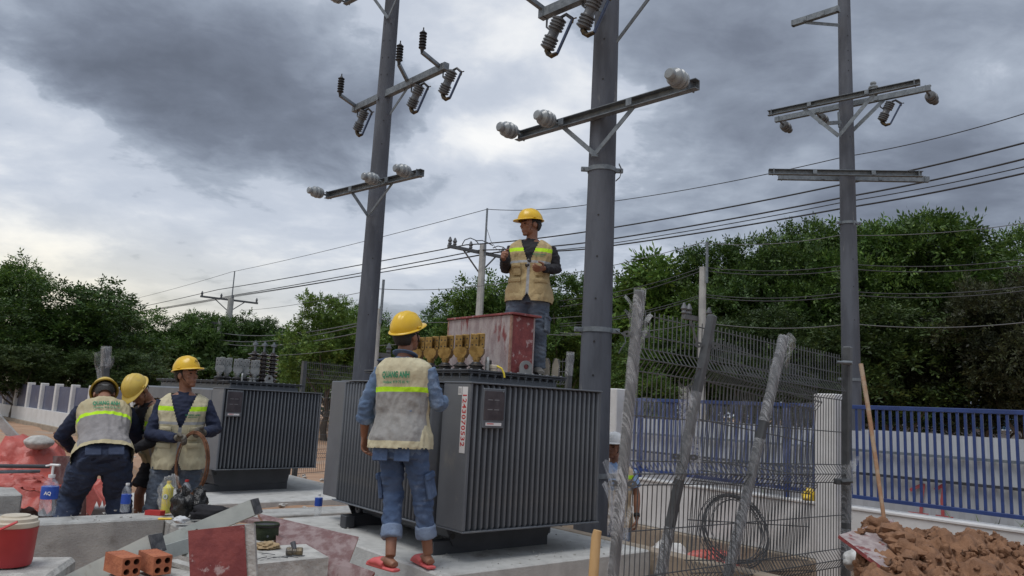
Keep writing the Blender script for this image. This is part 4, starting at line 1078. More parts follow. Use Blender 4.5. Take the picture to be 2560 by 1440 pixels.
def hand(mb, wrist, fdir, pnorm, side, curl, grow=0.0):   # fdir: along the fingers, pnorm: out of the palm, side: towards the thumb
    fdir = Vector(fdir).normalized(); side = Vector(side); side = (side - fdir * side.dot(fdir)).normalized()
    pn = fdir.cross(side); pn = pn if pn.dot(Vector(pnorm)) > 0 else -pn
    W = Vector(wrist); g_ = grow
    mb.tube([W - fdir * .02, W + fdir * .02, W + fdir * .055, W + fdir * .088], [(.024 + g_, .020 + g_), (.032 + g_, .016 + g_), (.041 + g_, .015 + g_), (.040 + g_, .012 + g_)], 12, side=side)
    for k, (o_, ln, r) in enumerate(((.032, .068, .0092), (.011, .077, .0096), (-.011, .072, .0092), (-.032, .056, .0082))):
        base = W + fdir * (.083 - .004 * abs(k - 1)) + side * o_
        d = (fdir + side * o_ * 2.2).normalized(); pts = [base]; a = 0
        for j, fr in enumerate((.45, .31, .24)):
            a += curl * (1.0, 1.15, .8)[j] * (1 + .06 * k)
            dd = d * math.cos(a) + pn * math.sin(a); pts.append(pts[-1] + dd * ln * fr * 1.12)
        mb.tube(pts, [r + g_, r + g_, (r + g_) * .93, (r + g_) * .78], 8)
    tb = W + fdir * .028 + side * .030; t1_ = tb + (fdir * .55 + side * .75 + pn * .35).normalized() * .040
    t2_ = t1_ + (fdir * .85 + side * .15 + pn * (.3 + curl * .5)).normalized() * .032; t3_ = t2_ + (fdir * .8 - side * .1 + pn * (.4 + curl * .6)).normalized() * .024
    mb.tube([tb - side * .012, t1_, t2_, t3_], [.014 + g_, .0125 + g_, .0105 + g_, .0085 + g_], 8)

def helmet(parent, Mh, mt, ridges=True, logo=False):
    m = MB(); N = 40; K = 14
    for i in range(K + 1):
        th = PI / 2 * i / K * 1.02
        for k in range(N):
            a = 2 * PI * k / N; x, y, z = math.sin(th) * math.cos(a), math.sin(th) * math.sin(a), math.cos(th)
            bump = 0
            if ridges and th < 1.15:
                for rx in (-.34, 0, .34):
                    bump = max(bump, .055 * math.exp(-((x - rx) / .085) ** 2) * sstep(1.15 - th, 0, .35) * sstep(y + .75, 0, .25) )
            q = 1 + bump; m.v.append((.122 * x * q, .147 * y * q, .128 * z * q))
    base = len(m.v)
    for (e, dz) in ((.010, -.006), (.016, -.014), (.010, -.019), (-.004, -.014)):
        for k in range(N):
            a = 2 * PI * k / N; c, s = math.cos(a), math.sin(a); vis = sstep(s, .35, 1.0) * .050 if e > 0 else 0
            m.v.append(((.122 + e) * c, (.147 + e + vis) * s, dz - (.010 * sstep(s, .35, 1.0) if e > 0 else 0)))
    rows = K + 1 + 4
    m.f = [(i * N + k, i * N + (k + 1) % N, (i + 1) * N + (k + 1) % N, (i + 1) * N + k) for i in range(rows - 1) for k in range(N)]
    h = m.obj('helmet', M[mt], parent, smooth=60, M=Mh)
    # nape strap with adjuster and side clips
    st = MB()
    st.tube([(.098 * math.cos(a), .118 * math.sin(a) - .005, -.045 - .022 * (1 if abs(a - 1.5 * PI) < .6 else 0)) for a in [PI * 1.02 + k * PI * .96 / 12 for k in range(13)]], [(.004, .011)] * 13, 6, side=(0, 0, 1))
    st.obj('nape_strap', M['strap_black'], h)
    MB().tube([(.032 * math.cos(a), -.126 + .006 * math.cos(a) ** 2, -.062 + .014 * math.sin(a)) for a in [2 * PI * k / 12 for k in range(13)]], .004, 6, cap=False).obj('strap_buckle', M['strap_grey'], h)
    for s in (-1, 1): MB().box((s * .128, .02, .004), (.012, .04, .016), ch=.004).obj('side_clip', M[mt], h)
    MB().tube([(-.088, .02, -.02), (-.083, .035, -.10), (-.04, .06, -.165), (0, .068, -.178), (.04, .06, -.165), (.083, .035, -.10), (.088, .02, -.02)], [(.002, .006)] * 7, 6, side=(0, 0, 1)).obj('chin_strap', M['strap_black'], h)
    if logo:
        MB().ring([(-.02, -.018), (.02, -.018), (.02, .018), (-.02, .018)], [(-.016, -.014), (.016, -.014), (.016, .014), (-.016, .014)], .003, Matrix.Translation((0, .140, .055)) @ Matrix.Rotation(R_(62), 4, 'X')).obj('emblem', M['strap_black'], h)
        MB().prism([(-.008, .006), (.008, .006), (0, -.008)], .003, Matrix.Translation((0, .141, .055)) @ Matrix.Rotation(R_(62), 4, 'X')).obj('emblem', M['strap_black'], h)
    return h

def person(label, loc, yaw, scale, S):
    root = thing('person', label, 'person', loc, yaw, 'workers on the site', scale)
    lean, tilt, twist = R_(S.get('lean', 0)), R_(S.get('tilt', 0)), R_(S.get('twist', 0))
    hip = Vector(S.get('hip', (0, 0, .86)))
    TM = Matrix.Translation(hip) @ Matrix.Rotation(tilt, 4, 'Y') @ Matrix.Rotation(-lean, 4, 'X') @ Matrix.Rotation(twist, 4, 'Z')
    neck = TM @ Vector((0, -.018, .545))
    Hm = TM.to_3x3() @ Matrix.Rotation(R_(S.get('head_yaw', 0)), 3, 'Z') @ Matrix.Rotation(R_(-S.get('head_nod', 0)), 3, 'X') @ Matrix.Rotation(R_(S.get('head_roll', 0)), 3, 'Y')
    hc = neck + TM.to_3x3() @ Vector((0, .012, .075)) + Hm @ Vector((0, .012, .085))
    HM = Matrix.Translation(hc) @ Hm.to_4x4()
    # ---- body: one continuous surface
    b = MB()
    torso_loft(b, -.10, .56, -.012, TM)
    hp = lambda x, y, z: HM @ Vector((x, y, z))
    b.ell(hp(0, -.012, .022), (.075, .094, .098), 20, 14, Hm); b.ell(hp(0, .030, -.045), (.060, .062, .072), 18, 12, Hm)
    b.ell(hp(0, .068, -.098), (.030, .024, .022), 12, 8, Hm); b.tube([hp(0, .082, .012), hp(0, .102, -.016), hp(0, .106, -.030)], [(.009, .012), (.013, .012), (.018, .010)], 8, side=Hm @ Vector((1, 0, 0)))
    b.tube([hp(-.05, .066, .022), hp(0, .084, .022), hp(.05, .066, .022)], [.010, .012, .010], 8)
    b.ell(hp(0, .088, -.062), (.026, .011, .010), 10, 6, Hm); b.ell(hp(0, .086, -.076), (.022, .010, .008), 10, 6, Hm)
    for s in (-1, 1):
        b.ell(hp(s * .076, -.008, -.012), (.011, .024, .034), 10, 8, Hm); b.ell(hp(s * .045, .062, -.025), (.020, .018, .022), 8, 6, Hm)
    b.tube([TM @ Vector((0, -.02, .50)), neck + Vector((0, 0, .02)), hp(0, -.02, -.055), hp(0, -.015, 0)], [.066, .054, .052, .05], 14)
    shirt = MB(); arms = {}
    gl = MB()
    for s, key in ((-1, 'L'), (1, 'R')):
        sh = TM @ Vector((s * .168, -.012, .455)); el, wr = Vector(S[key][0]), Vector(S[key][1]); hd = S[key][2]
        b.tube([sh, sh.lerp(el, .5), el, el.lerp(wr, .35), wr], [.050, .045, .037, .038, .025], 12)
        fd = Vector(hd.get('f', (wr - el))); hand(b, wr, fd, hd.get('p', (-s, 0, 0)), hd.get('s', (0, 1, 0)), R_(hd.get('curl', 25)))
        if S.get('gloves'):
            hand(gl, wr, fd, hd.get('p', (-s, 0, 0)), hd.get('s', (0, 1, 0)), R_(hd.get('curl', 25)), .0045)
            gl.tube([wr - (wr - el).normalized() * .06, wr + fd.normalized() * .02], [(.037, .035), (.034, .028)], 12)
        L_ = S.get('sleeve', 1.0)             # 1 = wrist, .5 = elbow
        ends = [sh + Vector((0, 0, .005)), sh.lerp(el, .33), sh.lerp(el, .7), el]
        rad = [.068, .066, .060, .056]
        if L_ > .5:
            k = (L_ - .5) * 2; ends += [el.lerp(wr, .3 * k), el.lerp(wr, k)]; rad += [.054, .043 if L_ > .9 else .054]
        else: ends = ends[:3]; rad = [.070, .070, .066]
        shirt.tube(ends, rad, 16)
        if S.get('cuff') and L_ > .5:
            d = (wr - el).normalized(); q = el.lerp(wr, (L_ - .5) * 2); shirt.tube([q - d * .035, q + d * .012], [.063, .062], 16)
    legs = {}
    tro = MB(); cuffl = []; shoes = []
    for s, key in ((-1, 'l'), (1, 'r')):
        hj = TM @ Vector((s * .088, -.005, -.01)); kn, an_ = Vector(S[key][0]), Vector(S[key][1]); td = Vector(S[key][2]).normalized()
        b.tube([hj, hj.lerp(kn, .5), kn, kn.lerp(an_, .3), kn.lerp(an_, .75), an_], [.078, .058, .044, .046, .038, .034], 14)
        fz = Vector((0, 0, -.045)); up_ = Vector((0, 0, 1)); sd = td.cross(up_)
        b.tube([an_ - td * .055 + fz, an_ + td * .02 + Vector((0, 0, -.030)), an_ + td * .10 + fz, an_ + td * .175 + fz * 1.25, an_ + td * .20 + fz * 1.3], [(.030, .022), (.036, .036), (.042, .022), (.040, .013), (.026, .008)], 12, side=sd)
        hem = S.get('hem', 1.0); q = kn.lerp(an_, hem) if hem > 0 else hj.lerp(kn, .85)
        w_ = S.get('loose', 1.0)
        if hem > 0: pts = [hj + Vector((0, 0, .05)), hj.lerp(kn, .35), hj.lerp(kn, .75), kn, kn.lerp(q, .5), q]; rad = [.098, .102 * w_, .088 * w_, .080 * w_, .077 * w_, .076 * w_]
        else: pts = [hj + Vector((0, 0, .05)), hj.lerp(kn, .4), q]; rad = [.100, .108, .105]
        tro.tube(pts, rad, 20)
        if S.get('cuffs'):
            d = (q - kn).normalized(); cuff = MB(); cuffl.append(cuff); cuff.tube([q - d * .075, q - d * .06, q + d * .0, q + d * .012], [.080 * w_, .086 * w_, .086 * w_, .082 * w_], 22)
        shoes.append((an_, td, sd, fz, s))
        # cargo pocket on the outer thigh
        if S.get('cargo', True) and hem > 0:
            ax = (kn - hj).normalized(); oc = hj.lerp(kn, .88); sx = (TM.to_3x3() @ Vector((s, .15, 0))); sx = (sx - ax * sx.dot(ax)).normalized(); fy = ax.cross(sx)
            Rm = Matrix((fy, sx, ax)).transposed()
            tro_p = (oc + sx * .082 * w_, Rm)
            legs[key] = tro_p
    torso_loft(tro, -.14, .045, .016, TM)
    bm_ = baked('body', b, [('REMESH', dict(mode='VOXEL', voxel_size=.0058)), ('SMOOTH', dict(factor=.5, iterations=3))])
    obj('body', bm_, M[S.get('skin', 'skin')], root)
    # face and hair
    for s in (-1, 1): MB().ell(hp(s * .030, .076, .006), (.011, .008, .006), 10, 6, Hm).obj('eye', M['eye'], root)
    for s in (-1, 1): MB().tube([hp(s * .014, .091, .026), hp(s * .032, .086, .031), hp(s * .052, .068, .026)], [(.002, .005)] * 3, 6).obj('eyebrow', M['hair'], root)
    hm = MB().ell((0, -.022, .012), (.083, .098, .108), 28, 20).mesh('hair', 80)
    bmh = bmesh.new(); bmh.from_mesh(hm)
    kill = [v for v in bmh.verts if (v.co.y > .035 and v.co.z < .055) or v.co.z < -.075 or (v.co.y > -.035 and v.co.z < -.012) or (v.co.y > .06)]
    bmesh.ops.delete(bmh, geom=kill, context='VERTS'); bmh.to_mesh(hm); bmh.free()
    obj('hair', hm, M['hair'], root, M=HM)
    # clothes
    torso_loft(shirt, S.get('shirt_hem', -.02), .52, .012, TM)
    shirt.tube([TM @ Vector((0, -.02, .50)), neck + TM.to_3x3() @ Vector((0, -.006, .004))], [.074, .066], 16)
    sm = baked('shirt', shirt, [('REMESH', dict(mode='VOXEL', voxel_size=.009)), ('SMOOTH', dict(factor=.5, iterations=2))])
    crumple(sm, .015, S['seed'], 8, (1, 1, 1.5)); obj('shirt', sm, M[S['shirt']], root)
    if S.get('collar'):
        MB().tube([neck + TM.to_3x3() @ Vector((.070 * math.cos(a), .066 * math.sin(a), .018 - .02 * math.sin(a))) for a in [R_(-240) + k * R_(300) / 12 for k in range(13)]], [(.006, .026)] * 13, 6, side=(0, 0, 1)).obj('collar', M[S['shirt']], root)
    tmm = baked('trousers', tro, [('REMESH', dict(mode='VOXEL', voxel_size=.009)), ('SMOOTH', dict(factor=.5, iterations=2))])
    crumple(tmm, .019, S['seed'] + 2, 6, (1, 1, 2.0)); tr = obj('trousers', tmm, M[S['trousers']], root)
    for q, Rm in legs.values():
        pk = MB().box((0, 0, 0), (.15, .03, .17), ch=.012).box((0, .008, -.07), (.16, .03, .05), ch=.01)
        pk.obj('cargo_pocket', M[S['trousers']], tr, M=Matrix.Translation(q) @ Rm.to_4x4())
    for s in (-1, 1):
        if S.get('back_pockets'): MB().box((0, 0, 0), (.115, .012, .13), ch=.005).obj('back_pocket', M[S['trousers']], tr, M=TM @ Matrix.Translation((s * .082, -.142, -.10)) @ Matrix.Rotation(R_(-4), 4, 'X'))
    if S.get('cuffs'):
        for cuff in cuffl:
            cmh = baked('cuff', cuff, [('REMESH', dict(mode='VOXEL', voxel_size=.008)), ('SMOOTH', dict(factor=.5, iterations=1))]); crumple(cmh, .006, 3, 12)
            obj('rolled_cuff', cmh, M['denim_light'], tr)
    # vest in the torso frame
    vb = MB(); torso_loft(vb, S.get('vest_hem', -.10), .545, .030, Matrix.Identity(4), flare=S.get('flare', .02))
    vm_ = baked('vest', vb, [('REMESH', dict(mode='VOXEL', voxel_size=.0085)), ('SMOOTH', dict(factor=.5, iterations=2))])
    crumple(vm_, .017, S['seed'] + 5, 8, (1.2, 1.2, .55))
    bmv = bmesh.new(); bmv.from_mesh(vm_)
    vk = S.get('vneck', .30)
    kill = [f for f in bmv.faces if (lambda c: (c.y > .0 and c.z > vk and abs(c.x) < .012 + (c.z - vk) * .34) or c.z > .535 or c.z < S.get('vest_hem', -.10) + .008 or (c.y > 0 and c.z < -.04 and abs(c.x) < .03 * (-.04 - c.z) / .06))(f.calc_center_median())]
    bmesh.ops.delete(bmv, geom=kill, context='FACES'); bmv.to_mesh(vm_); bmv.free(); vm_.shade_smooth()
    vest = obj('vest', vm_, M[S['vest']], root, M=TM)
    def patch(z0, z1, a0, a1, off, mt, name, nz=4, na=6):
        m = MB()
        for layer, o_ in ((0, off), (1, off - .02)):
            for i in range(nz + 1):
                for k in range(na + 1):
                    edge = .006 if (i in (0, nz) or k in (0, na)) and layer == 0 else 0
                    m.v.append(tpoint(z0 + (z1 - z0) * i / nz, R_(a0 + (a1 - a0) * k / na), o_ - edge))
        n1 = na + 1; sz = (nz + 1) * n1
        for i in range(nz):
            for k in range(na): m.f.append((i * n1 + k, i * n1 + k + 1, (i + 1) * n1 + k + 1, (i + 1) * n1 + k))
        ring_ = [k for k in range(n1)] + [i * n1 + na for i in range(1, nz + 1)] + [nz * n1 + k for k in range(na - 1, -1, -1)] + [i * n1 for i in range(nz - 1, 0, -1)]
        for i in range(len(ring_)): j = (i + 1) % len(ring_); m.f.append((ring_[i], ring_[j], ring_[j] + sz, ring_[i] + sz))
        m.obj(name, M[mt], vest, smooth=50)
    if S.get('front'):
        for s in (0, 1):
            sgn = (lambda a: a if s == 0 else 180 - a)
            patch(.135, .235, sgn(48), sgn(74), .050, S['vest'], 'pocket'); patch(.215, .25, sgn(46), sgn(75), .062, S['vest'], 'pocket_flap', 2)
            patch(-.05, .085, sgn(38), sgn(76), .056, S['vest'], 'pocket'); patch(.065, .105, sgn(36), sgn(77), .068, S['vest'], 'pocket_flap', 2)
        def front_text(txt, size, x, z):
            tmx = text_mesh(txt, size, None, bold=.0006)
            for v in tmx.vertices:
                X, Z = x - v.co.x, z + v.co.y; w, d, cy = tsec(Z); w += .044; d += .044
                v.co = Vector((X, cy + d * max(0, 1 - abs(X / w) ** 2.5) ** .4, Z))
            obj('lettering', tmx, M['green_print'], vest)
        front_text('QUANG ANH', .020, -.095, .352); front_text('Hotline 919 75 81 91', .009, -.095, .333)
    if S.get('back'):
        def back_text(txt, size, x, z, bold, sx=1.0):
            tmx = text_mesh(txt, size, Matrix.Diagonal((sx, 1, 1, 1)), bold=bold)
            for v in tmx.vertices:
                X, Z = x + v.co.x, z + v.co.y; w, d, cy = tsec(Z); w += .041; d += .041
                v.co = Vector((X, cy - d * max(0, 1 - abs(X / w) ** 2.5) ** .4, Z))
            obj('lettering', tmx, M['green_print'], vest)
        back_text('QUANG ANH', .060, .005, .412, .0022, .56); back_text('Hotline: 919 75 81 91', .027, .01, .362, .0007, .85)
    # feet
    for an_, td, sd, fz, s in shoes:
        if S.get('shoe') == 'slipper':
            sl = MB().tube([an_ - td * .075 + Vector((0, 0, -.077)), an_ + td * .06 + Vector((0, 0, -.077)), an_ + td * .21 + Vector((0, 0, -.077))], [(.034, .012), (.042, .012), (.044, .010)], 14, side=sd, n=3)
            sl.tube([an_ + td * .03 + Vector((0, 0, -.055)), an_ + td * .09 + Vector((0, 0, -.045)), an_ + td * .16 + Vector((0, 0, -.055)), an_ + td * .215 + Vector((0, 0, -.068))], [(.050, .032), (.053, .034), (.050, .026), (.034, .012)], 14, side=sd)
            me = baked('slipper', sl, [('REMESH', dict(mode='VOXEL', voxel_size=.006)), ('SMOOTH', dict(factor=.5, iterations=2))]); obj('slipper', me, M['pink'], root)
        else:
            sl = MB().tube([an_ - td * .075 + fz, an_ - td * .02 + Vector((0, 0, -.02)), an_ + td * .06 + Vector((0, 0, -.03)), an_ + td * .15 + fz, an_ + td * .21 + fz * 1.2], [(.034, .040), (.044, .052), (.047, .045), (.047, .030), (.030, .018)], 14, side=sd)
            sl.obj('shoe', M['shoe_cloth'], root)
    if S.get('gloves'):
        gm_ = baked('gloves', gl, [('REMESH', dict(mode='VOXEL', voxel_size=.006)), ('SMOOTH', dict(factor=.5, iterations=2))]); obj('gloves', gm_, M['glove'], root)
    helmet(root, HM @ Matrix.Translation((0, -.008, .052)) @ Matrix.Rotation(R_(S.get('hat_tip', 4)), 4, 'X') @ Matrix.Diagonal((.86, .87, .90, 1)), S['hat'], logo=S.get('logo', False))
    return root, TM, HM

# worker facing away, before the near transformer
f0, f1 = on(966, 1428, .30), on(1062, 1420, .30); ctr = (f0 + f1) / 2
yaw1 = R_(-20)
def loc_in(root_loc, yaw, w, s): return (Matrix.Rotation(-yaw, 3, 'Z') @ (Vector(w) - Vector(root_loc))) / s
l0, l1 = loc_in(ctr, yaw1, f0, 1.0), loc_in(ctr, yaw1, f1, 1.0)
w1, TM1, HM1 = person('worker in denim seen from behind, pink slippers, QUANG ANH vest', (ctr.x, ctr.y, .30), yaw1, .985, dict(
    seed=1, hip=(-.10, .0, .87), lean=2, tilt=-2.0, head_yaw=-14, head_nod=-14, head_roll=6, shirt='denim_shirt', trousers='denim', vest='vest_pale', hat='yellow_hat', sleeve=.72, cuff=True, collar=True, shirt_hem=-.15, vest_hem=-.085, flare=.03, back=True, back_pockets=True, vneck=.30, hat_tip=10,
    L=((-.385, -.03, 1.06), (-.425, .05, .85), dict(f=(.02, .10, -1), p=(1, 0, 0), s=(0, 1, -.1), curl=28)),
    R=((.13, .06, 1.10), (.07, .27, 1.14), dict(f=(-.5, .8, .1), p=(0, 0, -1), s=(-.3, 0, 1), curl=30)),
    l=((-.155, .04, .49), (l0.x + .02, l0.y, .095), (-.95, .42, 0)), r=((.06, .05, .49), (l1.x + .02, l1.y, .095), (-.75, .65, 0)), hem=.70, cuffs=True, loose=.84, shoe='slipper', skin='skin'))
MB().box((0, 0, 0), (.012, .05, .07), ch=.003).obj('paper_tag', M['white_label'], w1, loc=(-.435, .02, .975))

# man on the lid
p = at(1312, 958, 6.66); yaw2 = R_(172)
w2, TM2, HM2 = person('man in yellow helmet and tan vest standing on the near transformer', (p.x, p.y, 1.662), yaw2, .93, dict(
    seed=2, hip=(.0, .0, .86), lean=-2, head_yaw=-52, head_nod=10, shirt='black_cloth', trousers='denim_grey', vest='vest_tan', hat='yellow_hat', front=True, vest_hem=-.13, flare=.03, vneck=.28, collar=False,
    L=((-.245, -.03, 1.10), (-.15, .20, 1.06), dict(f=(.45, .75, -.25), p=(.3, 0, 1), s=(-.5, .4, .6), curl=34)),
    R=((.235, .01, 1.09), (.215, .25, 1.14), dict(f=(.1, .9, .28), p=(-1, 0, .4), s=(-.1, -.1, 1), curl=62)),
    l=((-.10, .05, .47), (-.105, 0, .085), (-.3, 1, 0)), r=((.11, .06, .47), (.14, .03, .085), (.35, 1, 0)), loose=1.12))
w2.scale = (.94, .94, .868)
# sunglasses hung in his collar, wire in his hand
sg = TM2
MB().ell((0, 0, 0), (.024, .008, .020), 12, 8).ell((.012, 0, -.045), (.022, .008, .022), 12, 8).tube([(0, .0, .02), (-.01, .0, .05)], .004, 6).obj('sunglasses', M['eye'], w2, M=TM2 @ Matrix.Translation((0, .150, .285)))
hw = w2.matrix_basis @ Vector((.225, .34, 1.19))
tag(MB().tube([hw, hw + Vector((-.05, -.02, .02)), hw + Vector((-.10, 0, .09)), hw + Vector((-.14, .02, .20)), hw + Vector((-.15, .03, .27))], .0022, 5).tube([hw, hw + Vector((-.07, -.02, -.01))], .002, 5).obj('thin_wire', M['wire_grey'], smooth=180), 'thin bent wire held by the man on the transformer', 'wire')

# bent worker, back to the viewer, left
p = at(247, 1180, 6.75)
w3, TM3, HM3 = person('bent-over worker in navy seen from behind, dusty vest, leftmost of all', (p.x, p.y, .02), R_(31), 1.03, dict(
    seed=3, hip=(.0, -.20, .80), lean=47, tilt=-2, head_nod=12, shirt='navy', trousers='denim_dark', vest='vest_dusty', hat='yellow_hat_old', back=True, vest_hem=-.08, flare=.03, shirt_hem=-.13, back_pockets=True, cargo=False,
    L=((-.30, .27, .90), (-.17, .46, .76), dict(f=(.2, .6, -.8), p=(1, 0, 0), s=(.2, .6, .5), curl=30)),
    R=((.29, .28, .91), (.17, .47, .76), dict(f=(-.2, .6, -.8), p=(-1, 0, 0), s=(-.2, .6, .5), curl=30)),
    l=((-.17, .02, .42), (-.24, -.06, .085), (-.3, 1, 0)), r=((.17, .02, .42), (.22, -.06, .085), (.3, 1, 0)), loose=1.25))
# bent worker facing the viewer, half hidden behind him
p = at(392, 1180, 7.3)
w4, TM4, HM4 = person('bent worker in black shorts with dusty yellow helmet, between two other workers', (p.x, p.y, -.04), R_(158), 1.0, dict(
    seed=4, hip=(.0, -.08, .83), lean=30, tilt=4, head_nod=26, head_yaw=8, shirt='black_cloth', trousers='black_cloth', vest='vest_dusty', hat='yellow_hat_old', front=True, vest_hem=-.12, flare=.03,
    L=((-.30, .22, 1.02), (-.16, .44, .90), dict(f=(.3, .7, -.6), p=(1, 0, 0), s=(.2, .6, .5), curl=30)),
    R=((.30, .24, 1.00), (.20, .46, .86), dict(f=(-.2, .6, -.8), p=(-1, 0, 0), s=(-.2, .6, .5), curl=30)),
    l=((-.12, .06, .46), (-.13, 0, .085), (-.2, 1, 0)), r=((.12, .06, .46), (.13, .0, .085), (.2, 1, 0)), hem=-1, cargo=False))
# worker with the wire coil
p = at(443, 1180, 7.0); yaw5 = R_(198)
w5, TM5, HM5 = person('worker in navy shirt and gloves holding a wire coil, looking right', (p.x, p.y, -.03), yaw5, 1.0, dict(
    seed=5, hip=(.0, .0, .86), lean=2, tilt=1, head_yaw=50, head_nod=-6, shirt='navy', trousers='denim_grey', vest='vest_pale', hat='yellow_hat', front=True, vest_hem=-.13, flare=.03, vneck=.24, gloves=True, logo=True,
    L=((-.29, .05, 1.08), (-.20, .25, 1.06), dict(f=(.75, .5, .15), p=(0, 0, -1), s=(.2, .5, .7), curl=62)),
    R=((.25, .06, 1.02), (.02, .24, 1.01), dict(f=(-.9, .42, .0), p=(0, 0, -1), s=(-.2, .6, .6), curl=45)),
    l=((-.11, .04, .47), (-.12, 0, .085), (-.2, 1, 0)), r=((.14, .06, .47), (.20, .03, .085), (.3, 1, 0)), loose=1.1, cargo=False))
hz = w5.matrix_basis @ Vector((-.135, .335, 1.05))
coil = MB(); rs = random.Random(8)
for k in range(16):
    rx_, rz_ = .160 + rs.uniform(-.012, .012), .262 + rs.uniform(-.014, .014); dy = rs.uniform(-.018, .018); ph = rs.uniform(-.05, .05)
    c0 = hz + Vector((.0, 0, -.245))
    coil.tube([c0 + Vector((rx_ * math.sin(2 * PI * j / 40 + ph), dy + rs.uniform(-.004, .004) - .06 * math.sin(2 * PI * j / 40), rz_ * math.cos(2 * PI * j / 40))) for j in range(41)], .0036, 5, cap=False)
tag(coil.obj('wire_coil', M['rust'], smooth=180), 'rusty wire coil hanging from the gloved hands of the worker', 'wire coil')
# man in the white helmet behind the mesh
p = at(1538, 1085, 8.35)
w6, TM6, HM6 = person('man in white helmet and light blue shirt behind the mesh panels', (p.x, p.y, -.53), R_(166), .985, dict(
    seed=6, hip=(.0, .0, .86), lean=0, head_yaw=-24, head_nod=0, shirt='lightblue', trousers='denim_light', vest='vest_peach', hat='white_hat', front=True, vest_hem=-.12, sleeve=.4, vneck=.26, cargo=False,
    L=((-.25, .0, 1.08), (-.26, .08, .84), dict(f=(.02, .15, -1), p=(1, 0, 0), s=(0, 1, -.1), curl=28)),
    R=((.25, .0, 1.08), (.24, .12, .86), dict(f=(-.02, .15, -1), p=(-1, 0, 0), s=(0, 1, -.1), curl=28)),
    l=((-.11, .04, .47), (-.12, 0, .085), (-.2, 1, 0)), r=((.11, .04, .47), (.12, .0, .085), (.2, 1, 0))))
MB().tube([(-.262, .088, .866), (-.258, .073, .892)], [.034, .034], 12).obj('wristwatch', M['strap_black'], w6)

# ------------------------------------------------------------------ things on the near transformer
def t1p(x, y, z): return t1.matrix_basis @ Vector((x, y, z))
cr_ = thing('plywood_crate', 'red and cement-stained plywood crate on the near transformer lid', 'crate', t1p(.66, .40, 1.363), GRID)
cw, cd, chh = .25, .90, .478
MB().box((0, cd / 2, chh / 2), (.016, cd, chh), ch=.002).obj('side_panel', M['ply_pale'], cr_)
MB().box((cw, cd / 2, chh / 2), (.016, cd, chh), ch=.002).obj('side_panel', M['ply_pale'], cr_)
MB().box((cw / 2, .0085, chh / 2), (cw - .018, .016, chh - .004), ch=.002).obj('end_panel', M['ply_red'], cr_)
MB().box((cw / 2, cd - .0085, chh / 2), (cw - .018, .016, chh - .004), ch=.002).obj('end_panel', M['ply_red'], cr_)
MB().box((cw / 2 + .012, cd / 2 - .012, chh + .0105), (cw + .07, cd + .05, .018), ch=.003).obj('top_panel', M['ply_red'], cr_)
for y in (.0, cd): MB().box((-.002, y, chh / 2), (.022, .020, chh - .01), ch=.003).obj('corner_batten', M['ply_edge'], cr_)

def lump(center, size, seed, mt, name='lump', amp=.35, freq=1.6, seg=(28, 18), flat=.0, rot=None, creases=True):
    m = MB().ell((0, 0, 0), (1, 1, 1), *seg); sd_ = Vector((seed * 2.3, seed * 4.1, seed * 1.7)); out = []
    for v in m.v:
        p = Vector(v); n_ = mnoise.noise(p * freq + sd_) * amp + (abs(mnoise.noise(p * freq * 2.3 + sd_)) * -amp * .6 if creases else 0) + mnoise.noise(p * freq * 5 + sd_) * amp * .16
        p *= 1 + n_
        if flat: p.z = max(p.z, -flat)
        out.append((p.x * size[0], p.y * size[1], p.z * size[2]))
    m.v = out
    return m.obj(name, M[mt] if isinstance(mt, str) else mt, smooth=60, loc=center, rot=rot)
o = lump(t1p(.33, 1.62, 1.42), (.17, .13, .065), 3, 'denim_dark', 'folded_jacket', .45, 1.9, flat=.8); tag(o, 'crumpled dark blue jacket on the left end of the near transformer lid', 'jacket')
o = lump(t1p(.28, 1.74, 1.388), (.06, .09, .026), 9, 'glove', 'work_glove', .4, 2.4, flat=.9); tag(o, 'grey rag beside the blue jacket on the transformer lid', 'rag')
def shoe(px, label, tilt):
    w = at(px, 941, 6.75); t = thing('shoe', label, 'shoe', (w.x, w.y, 1.640), R_(-8), 'pair of shoes on the lid')
    t.rotation_euler = (0, R_(tilt), R_(-8))
    pr = [(.028 * math.sin(a) + .012 * math.cos(a) * math.sin(a), .098 - .098 * math.cos(a)) for a in [2 * PI * k / 24 for k in range(24)]]
    pr = [(x * (1.25 if y > .11 else 1.0), y) for x, y in pr]
    MB().prism([(x * .98, y) for x, y in pr], .022, Matrix.Rotation(PI / 2, 4, 'X')).obj('sole', M['shoe_sole'], t)
    MB().tube([(0, .022, .015), (0, .05, .05), (0, .055, .10), (0, .04, .15), (0, .02, .19)], [(.024, .02), (.032, .032), (.033, .034), (.034, .025), (.022, .012)], 12, side=(1, 0, 0)).obj('upper', M['shoe_cloth'], t)
    for k in range(4): MB().tube([(-.03, .058, .09 + .018 * k), (0, .088 - .006 * k, .09 + .018 * k), (.034, .058, .085 + .018 * k)], .004, 5).obj('lace', M['white_label'], t)
shoe(1366, 'left cloth shoe standing sole-out beside the man on the lid', -2); shoe(1386, 'right cloth shoe standing sole-out beside the man on the lid', 3)

